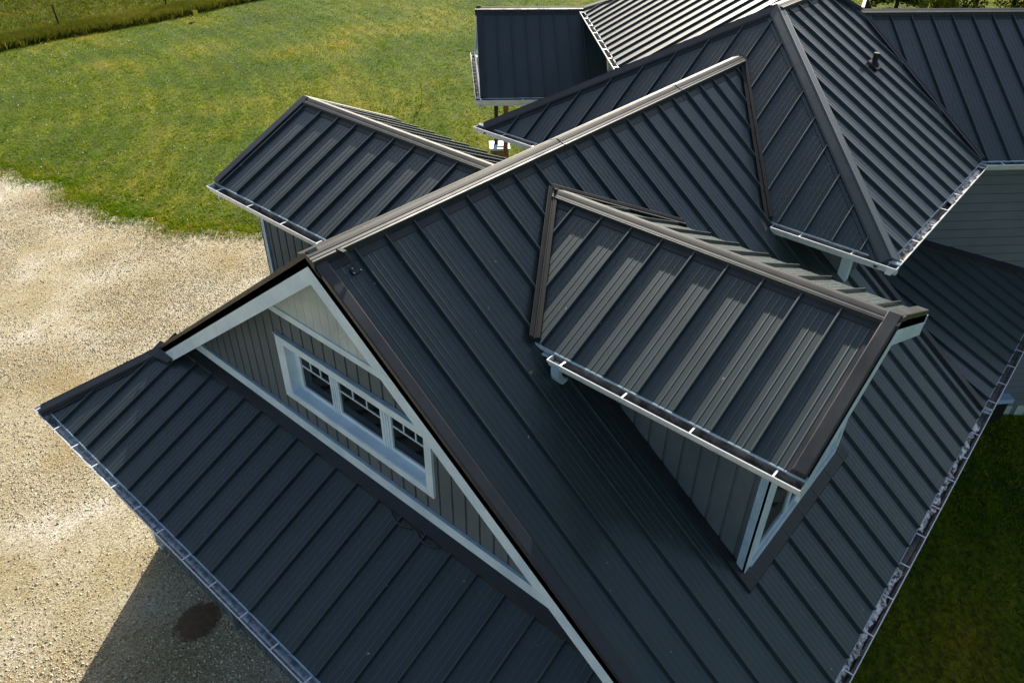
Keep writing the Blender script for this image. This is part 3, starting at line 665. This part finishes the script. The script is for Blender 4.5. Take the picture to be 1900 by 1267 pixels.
# valley between main slope and hip end
def hit(z): return (XE2 + (z - Z2) / K1, YR - (ZR - z) / K)
zb_ = Z2 + .004; xa, ya = hit(-1.0); xb, yb_ = hit(Z2)
cap('valley_flashing', V(xa, ya, -1.0), V(xb, yb_, Z2), (K1, 0), gR, VALLEY, M_VAL, house)
# walls below the hip block
wall('rear_wall', V(2.905, 0, 0), Yv, [yz(.687, -1.70), yz(2.35, -1.70), yz(2.35, -1.42), yz(.687, -1.42)], house, Xm, m=M_SIDE)
wall('rear_wall', V(2.905, 0, 0), Yv, [yz(1.6, -2.2), yz(2.35, -2.2), yz(2.35, -1.69), yz(1.6, -1.69)], house, Xm, m=M_SIDE)
wall('rear_wall', V(0, .687, 0), Vector((1, 0, 0)), [(2.905 * S, -2.0 * S), (4.05 * S, -2.0 * S), (4.05 * S, -1.42 * S), (2.905 * S, -1.42 * S)], house, -Yv, m=M_SIDE)
wall('rear_wall', V(0, 2.35, 0), Vector((1, 0, 0)), [(2.905 * S, -HC * S), (4.05 * S, -HC * S), (4.05 * S, -1.42 * S), (2.905 * S, -1.42 * S)], house, Yv, m=M_SIDE)
wall('rear_wall', V(2.905, 0, 0), Yv, [yz(2.2, -HC), yz(2.35, -HC), yz(2.35, -2.2), yz(2.2, -2.2)], house, Xm, m=M_SIDE)
corner(2.905, .687, -1.66, -1.415, 1, 1, .11); corner(2.905, 2.35, -HC, -1.415, 1, -1, .11)
soffit([(XE2 + .004, YA + .004), (XC, YA + .004), (4.02, .687), (2.905, .687)], -1.424, house)
soffit([(XE2 + .004, YA + .004), (2.905, .687), (2.905, 2.35), (XE2 + .004, YB - .004)], -1.424, house)
soffit([(XE2 + .004, YB - .004), (2.905, 2.35), (4.05, 2.35), (XC, YB - .004)], -1.424, house)
fascia(V(XE2, YA, Z2), V(XE2, YB, Z2), (-1, 0), .15, house, drop=.004); fascia(V(XE2, YA, Z2), V(XC, YA, Z2), (0, -1), .15, house, drop=.004); fascia(V(XE2, YB, Z2), V(XC, YB, Z2), (0, 1), .15, house, drop=.004)
# the front gutter is broken by the main slope: near piece and far piece
gutter(V(XE2, YA - .035, Z2), V(XE2, hit(Z2)[1] - .03, Z2), (-1, 0), house, first=.62, step=.75, label='short gutter under the hip end above the dormer')
gutter(V(XE2, YR + (YR - hit(Z2)[1]) + .03, Z2), V(XE2, YB + .035, Z2), (-1, 0), house, first=.4, step=.75)
gutter(V(XE2 - .035, YA, Z2), V(XC - .01, YA, Z2), (0, -1), house, first=.3, step=.72, drip=False)
# two trim boards near the far corner of the block (window seen past the ridge)
mb = MB(); mb.box(V(0, 2.35, 0), Vector((1, 0, 0)), Zv, Yv, 3.02 * S, 3.32 * S, -2.5 * S, -1.75 * S, 0, .03); wv_ = mb.build('window', M_WHITE, house)
mb = MB(); mb.box(V(0, 2.35, 0), Vector((1, 0, 0)), Zv, Yv, 3.045 * S, 3.295 * S, -2.47 * S, -1.78 * S, .02, .036); mb.build('pane', M_GLASS, wv_)
# vent pipe
pv = V(3.925, 1.093, Z2 + K2 * (1.093 - YA))
mb = MB(); rings = []
mb.tube([pv + Vector((0, 0, -.1)), pv + Vector((0, 0, .23))], [.048, .048], 14); mb.tube([pv + Vector((0, 0, .225)), pv + Vector((0, 0, .232))], [.036, .036], 14)
vp = mb.build('vent_pipe', M_BLACK, house)
mb = MB(); mb.tube([pv + Vector((0, 0, -.03)), pv + Vector((0, 0, .05)), pv + Vector((0, 0, .09))], [.10, .085, .05], 12); mb.build('pipe_boot', M_BLACK, vp)
n_up = Vector((0, 1, K2)).normalized(); nn = Vector((1, 0, 0)).cross(n_up)
mb = MB(); mb.box(pv, Vector((1, 0, 0)), n_up, nn, -.11, .11, -.11, .12, .02, .045); mb.build('pipe_flashing', M_FLASH, vp)

# ---- lower side roof L1
K3 = .43; XL = 4.9
w3 = 3.24
xr_top = lambda y: (w3 / S2) - y                                          # plan line x+y = w3*sqrt2
slope('roof_slope', (0, YE0, ZE), (0, 1), K3, [(XSTEP + .004, YE0), (xr_top(YE0), YE0), (xr_top(.70), .70), (XSTEP + .004, .70)], .17, house, label='low dark slope in the shade below the silvery roof')
# raised end of the main slope (rake + step wall)
rake('rake_trim', V(XSTEP, YE0, ZE), V(XSTEP, 1.25, ZE + K * (1.25 - YE0)), gR, 1, M_TRIM, house)
mb = MB(); mb.prism([V(XSTEP, YE0 + .01, ZE - .02), V(XSTEP, .72, ZE + K * (.71 - YE0)), V(XSTEP, .72, ZE - .02)], Vector((-.05, 0, 0))); mb.build('step_flashing', M_TRIM, house)
P0 = V(xr_top(.0) , .0, 0); 
def l1(x, y, h=0): return V(x, y, ZE + K3 * (y - YE0)) + Vector((0, 0, h))
mb = MB(); q = [(xr_top(.72), .72), (xr_top(-.02), -.02)]
a, b = [l1(*p) for p in q]; nrm = -d2
mb.sweep([[a + nrm * 0, a + nrm * .20 + Vector((0, 0, .036 - .20 * K3 * S2)), a + nrm * .20 + Vector((0, 0, -.0 - .20 * K3 * S2)), a],
          [b, b + nrm * .20 + Vector((0, 0, .036 - .20 * K3 * S2)), b + nrm * .20 + Vector((0, 0, -.20 * K3 * S2)), b]], True)
R = lambda P: [P + Vector((0, 0, .055)), P + nrm * .20 + Vector((0, 0, .045 - .20 * K3 * S2)), P + nrm * .20 + Vector((0, 0, .0 - .20 * K3 * S2)), P + Vector((0, 0, -.01))]
mb = MB(); mb.sweep([R(a), R(b)], True); mb.build('flashing', M_TRIM, house)

# ---- right wing W3 and left wing W4 (turned 45 degrees)
def wing(sy, L, hip_end):
    my = lambda y: YR + sy * (YR - y) * -1 if sy < 0 else 2 * YR - y
    def T(p): return (p[0], p[1]) if sy < 0 else (p[0], 2 * YR - p[1])
    def D(v): return (v[0], v[1]) if sy < 0 else (v[0], -v[1])
    c = (XC, YA); up = (S2, S2); al = (S2, -S2)
    def pl(t, u): return T((c[0] + al[0] * t + up[0] * u, c[1] + al[1] * t + up[1] * u))
    tv = (VT[0] - c[0]) * al[0] + (VT[1] - c[1]) * al[1]; uv = (VT[0] - c[0]) * up[0] + (VT[1] - c[1]) * up[1]
    zr_ = Z2 + K2 * uv; e = .92
    le = L - (uv / 1.0 * e if hip_end else 0)
    o = slope('roof_slope', (*T(c), Z2), D(up), K2, [pl(0, 0), pl(tv, uv), pl(le, uv), pl(L, 0)], .1, house); o['label'] = 'dark slope of the right wing' if sy < 0 else 'bright cream slope of the far left wing'
    slope('roof_slope', (*pl(0, 2 * uv), Z2), tuple(-q for q in D(up)), K2, [pl(tv, uv), pl(le, uv), pl(L, 2 * uv), pl(tv + .6, 2 * uv)], .1, house)
    g1 = (K2 * D(up)[0], K2 * D(up)[1]); g2 = (-g1[0], -g1[1])
    a, b = V(*pl(tv, uv), zr_), V(*pl(le, uv), zr_)
    lat = lateral(a, b); left_front = lat.x * D(up)[0] + lat.y * D(up)[1] < 0
    cap('ridge_cap', a, b, g1 if left_front else g2, g2 if left_front else g1, ridge_prof(K2, .3), M_CAP, house)
    if hip_end:
        p0, p1 = V(*pl(L, 0), Z2), V(*pl(le, uv), zr_); K4 = K2 / e
        gh = (-K4 * D(al)[0], -K4 * D(al)[1]); lat = lateral(p0, p1); lf = lat.x * D(al)[0] + lat.y * D(al)[1] < 0
        slope('roof_slope', (*pl(L, 0), Z2), tuple(-q for q in D(al)), K4, [pl(L, 0), pl(le, uv), pl(L, 2 * uv)], .1, house)
        cap('hip_cap', p0, p1, g1 if lf else gh, gh if lf else g1, HIP, M_CAP, house)
    od = tuple(-q for q in D(up))
    gutter(V(*pl(.0, 0), Z2), V(*pl(L + .03, 0), Z2), od, house, first=.35, step=.72, drip=(sy < 0))
    fascia(V(*pl(0, 0), Z2), V(*pl(L, 0), Z2), od, .15, house, drop=.004)
    off = w3 - (XC + YA) * S2 + (.14 if sy > 0 else 0)
    mb = MB(); mb.prism([V(*pl(.0, .004), -1.424), V(*pl(L, .004), -1.424), V(*pl(L, off + .02), -1.424), V(*pl(.0, off + .02), -1.424)], Vector((0, 0, -.012))); mb.build('soffit', M_WHITE, house)
    # wall
    A_ = Vector((D(al)[0], D(al)[1], 0)); O_ = V(*pl(0, off), 0); lo = -3.0 if sy < 0 else -HC
    o = wall('wing_wall', O_, A_, [(-.25 * S, lo * S), ((L - .13) * S, lo * S), ((L - .13) * S, -1.42 * S), (-.25 * S, -1.42 * S)], house, Vector((od[0], od[1], 0)), m=M_SIDE2, prof=LAP, spacing=.18, horizontal=True)
    # valley with the hip block
    p0, p1 = V(*T(VT), zr_), V(*T(c), Z2); gA = (0, K2 * -sy); lat = lateral(p0, p1); lw = lat.x * D(al)[0] + lat.y * D(al)[1] > 0
    cap('valley_flashing', p0, p1, g1 if lw else gA, gA if lw else g1, VALLEY, M_TRIM, house)
    return pl, off
pl3, off3 = wing(-1, 1.9, False)
pl4, off4 = wing(1, 1.56, True)
# upper piece seen over the right wing: small slope with its own cap and pale edge
Q0 = V(*VT, Z2 + K2 * .832 + .0); Q1 = V(4.22, 1.475, -.86)
B0 = V(4.33, 1.36, -.93)
mb = MB(); mb.prism([Q0 + Vector((.02, 0, 0)), Q1 + Vector((.02, 0, .02)), V(4.9, 2.1, -.86), V(5.2, 1.75, -1.02), B0 + Vector((.10, -.02, -.02))], Vector((0, 0, -.06))); mb.build('roof_slope', M_ROOF, house)
mb = MB(); mb.tube([Q0 + Vector((0, 0, .03)), Q1 + Vector((0, 0, .06)), V(4.12, 1.57, -.80)], [.06, .06, .06], 6); mb.build('hip_cap', M_CAP, house)
mb = MB(); a, b = V(4.345, 1.335, -.912), V(4.80, 1.47, -.905); mb.prism([a, b, b + Vector((-.03, .05, 0)), a + Vector((-.03, .05, 0))], Vector((0, 0, -.1))); mb.build('fascia', M_GUT, house)

# foundation of the right wing
Ow = V(*pl3(0, off3), 0); Aw = Vector((S2, -S2, 0)); Nw = Vector((-S2, -S2, 0))
mb = MB(); mb.box(Ow, Aw, Zv, Nw, -.3 * S, 1.77 * S, -3.35 * S, -3.0 * S, -.12, -.004); mb.build('foundation', M_SIDE2, house)
tb = ((XC * S2) - (YA * S2))                                          # -D1 coordinate at t=0
for t0, t1 in ((3.235, 3.318), (3.352, 3.50), (3.54, 3.70), (3.80, 4.0)):
    mb = MB(); mb.box(Ow, Aw, Zv, Nw, (t0 - tb) * S, (t1 - tb) * S, -3.20 * S, -3.004 * S, -.02, .015); mb.build('foundation_panel', M_CONC, house)
mb = MB(); mb.box(Ow, Aw, Zv, Nw, (2.9 - tb) * S, (3.232 - tb) * S, -3.35 * S, -2.93 * S, -.02, .20); mb.build('utility_box', M_BLACK, house)
mb = MB(); mb.box(Ow, Aw, Zv, Nw, (2.9 - tb) * S, (3.25 - tb) * S, -2.93 * S, -2.90 * S, -.02, .23); mb.build('box_lid', M_BLUEWH, house)

# ---- porch roof W5
def pd(a1, a2): return (a1 * -S2 + a2 * S2, a1 * S2 + a2 * S2)          # from (D1, D2) coordinates to plan
ZR5, ZE5, R5, E5, K5 = -1.385, -1.857, 6.13, 5.50, .75
slope('roof_slope', (*pd(-.2, E5), ZE5), (S2, S2), K5, [pd(-.205, E5), pd(-1.16, E5), pd(-1.16, R5), pd(-.205, R5)], .17, house, label='small porch roof slope facing the camera')
slope('roof_slope', (*pd(-.2, 2 * R5 - E5), ZE5), (-S2, -S2), K5, [pd(-.205, 2 * R5 - E5), pd(-1.16, 2 * R5 - E5), pd(-1.16, R5), pd(-.205, R5)], .1, house)
g5 = (K5 * S2, K5 * S2); a, b = V(*pd(-.195, R5), ZR5), V(*pd(-1.15, R5), ZR5); lat = lateral(a, b); lf = lat.x + lat.y < 0
cap('ridge_cap', a, b, g5 if lf else (-g5[0], -g5[1]), (-g5[0], -g5[1]) if lf else g5, ridge_prof(K5), M_CAP, house)
for e_, sg in ((E5, 1), (2 * R5 - E5, -1)):
    a, b = V(*pd(-.205, e_), ZE5), V(*pd(-.205, R5), ZR5)
    gg = (g5[0] * sg, g5[1] * sg); lat = lateral(a, b); s_ = 1 if lat.x * S2 - lat.y * S2 > 0 else -1
    rake('rake_trim', a, b, gg, s_, M_TRIM, house)
    mb = MB(); R = lambda P: [P + d1 * .003 - Zv * .10, P + d1 * .003 - Zv * .26, P - d1 * .03 - Zv * .26, P - d1 * .03 - Zv * .10]; mb.sweep([R(a), R(b)], True); mb.build('fascia', M_WHITE, house)
mb = MB(); mb.prism([V(*pd(-.225, E5 + .03), ZE5 - .03), V(*pd(-.225, 2 * R5 - E5 - .03), ZE5 - .03), V(*pd(-.225, R5), ZR5 - .06)], -d1 * .05); mb.build('gable_wall', M_WHITE, house)
gutter(V(*pd(-.165, E5), ZE5), V(*pd(-1.13, E5), ZE5), (-S2, -S2), house, first=1.3, step=.7)
gutter(V(*pd(-.205, E5 - .034), ZE5), V(*pd(-.205, 2 * R5 - E5 - .08), ZE5), (-S2, S2), house, first=.3, step=.36)
fascia(V(*pd(-.2, E5), ZE5), V(*pd(-1.13, E5), ZE5), (-S2, -S2), .19, house, drop=.02)
mb = MB(); mb.prism([V(*pd(-.21, E5 + .01), ZE5 - .05), V(*pd(-1.16, E5 + .01), ZE5 - .05), V(*pd(-1.16, 2 * R5 - E5 - .01), ZE5 - .05), V(*pd(-.21, 2 * R5 - E5 - .01), ZE5 - .05)], Vector((0, 0, .012))); mb.build('soffit', M_WHITE, house)
def post(a1, a2, w, m, z0=-HC):
    p = V(*pd(a1, a2), z0); mb = MB(); mb.box(p, d1, d2, Zv, -w, w, -w, w, 0, (ZE5 - .05 - z0) * S); return mb.build('porch_post', m, house)
post(-.40, 5.62, .065, M_WOOD); post(-.385, 6.62, .062, M_DWOOD, -2.66); post(-1.0, 6.62, .062, M_DWOOD)
pp_ = V(*pd(-.415, 6.62), -HC); mb = MB(); mb.box(pp_, d1, d2, Zv, -.29, .29, -.29, .29, 0, .37 * S); pr_ = mb.build('stone_pier', M_STONE, house)
mb = MB(); mb.prism([pp_ + d1 * a + d2 * b + Zv * (.37 * S) for a, b in ((.34, .34), (-.34, .34), (-.34, -.34), (.34, -.34))], Zv * .07)
mb.prism([pp_ + d1 * a + d2 * b + Zv * (.37 * S + .07) for a, b in ((.20, .20), (-.20, .20), (-.20, -.20), (.20, -.20))], Zv * .035); mb.build('pier_cap', M_WHITE, pr_)

# ---- roof anchor by the main ridge
Pa = V(1.045, 1.478, ZR - K * (YR - 1.478)); Up = Vector((0, 1, K)).normalized(); Nn = Vector((1, 0, 0)).cross(Up); Xv = Vector((1, 0, 0))
mb = MB(); arc = [Pa + Xv * (-.03) + Up * .12 + Nn * .02, Pa + Xv * .0 + Up * .10 + Nn * .07, Pa + Xv * .03 + Up * .04 + Nn * .085, Pa + Xv * .045 - Up * .05 + Nn * .07, Pa + Xv * .05 - Up * .14 + Nn * .02]
rings = [[p - Xv * .022, p + Xv * .022, p + Xv * .022 + Nn * .008, p - Xv * .022 + Nn * .008] for p in arc]; mb.sweep(rings, True)
an = mb.build('roof_anchor', M_TRIM, house)
mb = MB(); mb.box(Pa, Xv, Up, Nn, -.005, .10, -.19, -.12, .010, .022); mb.box(Pa, Xv, Up, Nn, -.09, -.01, .09, .14, .010, .022); mb.build('anchor_foot', M_TRIM, an)
mb = MB()
for a, b in ((.005, -.18), (.09, -.18), (.02, -.13), (-.08, .115), (-.02, .15)): mb.box(Pa, Xv, Up, Nn, a - .007, a + .007, b - .007, b + .007, .022, .034)
mb.build('screw_heads', M_ZINC, an)

# ---- sediment lying in the gutters
def sediment(name, P0, P1, out, width, rough_w, m, label, cat, z=-.055, amp=.02, holes=0.0):
    out = Vector(out).normalized(); L = (P1 - P0).length; n = int(L / .02); d = (P1 - P0).normalized(); vs = []; fs = []; K_ = 7
    ph = [random.uniform(0, 6) for _ in range(5)]
    for i in range(n + 1):
        t = i * .02; w = width + rough_w * (math.sin(t * 9 + ph[0]) + math.sin(t * 23 + ph[1]) * .7 + random.uniform(-.6, .6)) * .5
        lift = amp * (math.sin(t * 3.1 + ph[2]) + math.sin(t * 7.7 + ph[3])) * .5
        for k in range(K_):
            u = k / (K_ - 1); vs.append(P0 + d * t + out * (.010 + w * u) + Vector((0, 0, z - .03 * u + lift * (1 - u) + random.uniform(-.004, .004))))
    for i in range(n):
        if math.sin(i * .02 * 1.7 + ph[4]) < -1 + holes: continue
        for k in range(K_ - 1): a = i * K_ + k; fs.append((a, a + 1, a + K_ + 1, a + K_))
    me = bpy.data.meshes.new(name); me.from_pydata([tuple(v) for v in vs], [], fs); me.materials.append(m)
    for p in me.polygons: p.use_smooth = True
    o = link(name, me); tag(o, label, cat, kind='stuff'); return o
sediment('gutter_sediment', V(1.2, YE0, ZE), V(3.05, YE0, ZE), (0, -1, 0), .060, .03, M_DEB, 'pale grey sediment caked in the long right hand gutter', 'sediment', z=-.018, amp=.022, holes=.22)
sediment('gutter_sediment', V(XE2, YA, Z2), V(3.9, YA, Z2), (0, -1, 0), .085, .02, M_DEB, 'brown grey sediment in the gutter below the silvery roof', 'sediment', z=-.05, amp=.012, holes=.2)

# ------------------------------------------------------------------ grounds: mud patch, posts, sapling, marker, trees
m = M_PUD; pb = m.node_tree.nodes['Principled BSDF']
tc = nd(m, 'ShaderNodeTexCoord'); ln = nd(m, 'ShaderNodeVectorMath'); ln.operation = 'LENGTH'; mpg = nd(m, 'ShaderNodeMapping')
mpg.inputs['Scale'].default_value = (2.6, 3.0, 1); lk(m, tc.outputs['Object'], mpg.inputs['Vector']); lk(m, mpg.outputs[0], ln.inputs[0])
nz = noise(m, 7, 6, .75); ad = nd(m, 'ShaderNodeMath'); ad.operation = 'MULTIPLY_ADD'; ad.inputs[1].default_value = 1.5
lk(m, nz.outputs[0], ad.inputs[0]); lk(m, ln.outputs['Value'], ad.inputs[2]); rr_ = ramp(m, ad.outputs[0], [(.0, (1, 1, 1)), (1, (0, 0, 0))])
mr = nd(m, 'ShaderNodeMapRange'); mr.inputs[1].default_value = 1.50; mr.inputs[2].default_value = 1.85; mr.inputs[3].default_value = .95; mr.inputs[4].default_value = 0.0
lk(m, ad.outputs[0], mr.inputs[0]); lk(m, mr.outputs[0], pb.inputs['Alpha'])
c0 = V(.632, 2.345, -HC); bm = bmesh.new(); cv = bm.verts.new((0, 0, .0)); vv = [bm.verts.new((math.cos(2 * math.pi * i / 40) * .62, math.sin(2 * math.pi * i / 40) * .55, -.008)) for i in range(40)]
for i in range(40): bm.faces.new((cv, vv[i], vv[(i + 1) % 40]))
me = bpy.data.meshes.new('mud_patch'); bm.to_mesh(me); bm.free(); me.materials.append(M_PUD)
o = link('mud_patch', me); o.location = (c0.x - .02, c0.y, .034); tag(o, 'dark brown wet mud patch in the shaded gravel', 'mud patch')
def fence_post(x, y, h, r, label, lean):
    p = Vector((x, y, 0)); mb = MB(); mb.tube([p - Zv * .1, p + Zv * h * .5 + Vector((lean * .5, 0, 0)), p + Zv * h + Vector((lean, 0, 0))], [r, r * .95, r * .85], 8)
    o = mb.build('fence_post', M_DWOOD); tag(o, label, 'fence post', 'fence posts along the field edge'); return o
fence_post(4.62 * S, 12.75 * S, 1.35, .055, 'thin dark fence post nearer the left edge of the photo', -.05)
fence_post(6.30 * S, 12.72 * S, 1.5, .055, 'thin dark fence post cut by the top edge, right of the other', .03)
# sapling
def leaf_cloud(name, centres, n, size, m, parent):
    C = np.array([c[:3] for c in centres]); R_ = np.array([c[3] for c in centres]); ii = rng.choice(len(C), n, p=R_ ** 2 / (R_ ** 2).sum())
    v = rng.normal(0, 1, (n, 3)); v /= np.linalg.norm(v, axis=1)[:, None]; v *= (rng.uniform(.35, 1.0, n) ** .5)[:, None] * R_[ii][:, None] * np.array([1, 1, .8]); P = C[ii] + v
    a = rng.normal(0, 1, (n, 3)); a /= np.linalg.norm(a, axis=1)[:, None]; b = np.cross(a, rng.normal(0, 1, (n, 3))); b /= np.linalg.norm(b, axis=1)[:, None]
    s_ = (size * rng.uniform(.6, 1.4, n))[:, None]
    return big_mesh(name, np.stack([P - a * s_, P + b * s_ * .5, P + a * s_, P - b * s_ * .5], 1), 4, m, parent)
def tree(name, x, y, h, spread, label, cat, m, nl, size, blobs, group=None):
    r = empty(name, (x, y, 0)); tag(r, label, cat, group)
    mb = MB(); tr = [Vector((0, 0, -.1)), Vector((.03 * h, .01 * h, h * .3)), Vector((.02 * h, .03 * h, h * .62))]; rt = .035 * h; mb.tube(tr, [rt, rt * .75, rt * .4], 8)
    cs = []
    for i in range(blobs):
        a = random.uniform(0, 6.28); q = random.uniform(.15, 1) * spread; zz = h * random.uniform(.12, .95); e = Vector((math.cos(a) * q, math.sin(a) * q, zz))
        if i % 2 == 0: mb.tube([tr[1].lerp(tr[2], random.random()), e * .6 + Vector((0, 0, zz * .35)), e], [rt * .35, rt * .2, rt * .07], 5)
        cs.append((e.x, e.y, e.z, spread * random.uniform(.25, .5)))
    mb.build('trunk', M_BARK, r); leaf_cloud('crown', cs, nl, size, m, r)
    return r
sp = empty('sapling', (5.998 * S, 6.497 * S, 0)); tag(sp, 'thin young tree with few leaves alone on the lawn', 'sapling')
mb = MB(); mb.tube([Vector((0, 0, -.05)), Vector((.02, .0, .6)), Vector((.0, .02, 1.15))], [.014, .010, .005], 6); mb.build('trunk', M_BARK, sp)
leaf_cloud('crown', [(0, 0, 1.1, .13), (.03, .02, .8, .12), (-.02, 0, .55, .10), (0, .02, .12, .14), (.02, 0, .3, .07)], 170, .035, M_LEAFY, sp)
mk = empty('survey_marker', (6.30 * S, 11.84 * S, 0)); tag(mk, 'small bright yellow marker flag on the lawn', 'marker')
mb = MB(); mb.tube([Vector((0, 0, 0)), Vector((0, 0, .42))], [.008, .008], 5); mb.build('stake', M_DWOOD, mk)
mb = MB(); mb.box(Vector((0, 0, .20)), Vector((S2, -S2, 0)), Zv, Vector((S2, S2, 0)), -.13, .13, 0, .34, -.006, .006); mb.build('flag', M_YEL, mk)
Tl = [(14.9, 4.55, 3.0, 1.5, M_LEAFD, 'dark low bush just right of the pale roof edge'), (15.8, 4.3, 4.0, 1.9, M_LEAFD, 'broad dark bush second from the left behind the right wing'),
      (15.9, 3.55, 2.6, 1.2, M_LEAFY, 'bright yellow green bush above the right wing ridge'), (16.7, 3.2, 4.4, 2.0, M_LEAFD, 'olive bush behind and right of the yellow one'),
      (16.9, 2.4, 3.6, 1.8, M_LEAFD, 'dark bush at the top right corner'), (17.8, 4.4, 5, 2.4, M_LEAFD, 'tall dark tree farthest back behind the bushes')]
for x, y, h, s_, m_, lab in Tl:
    tree('bush', x * .93 * S, y * .93 * S, h, s_, lab, 'bush', m_, 5200, .11, 16, 'bushes behind the right wing')
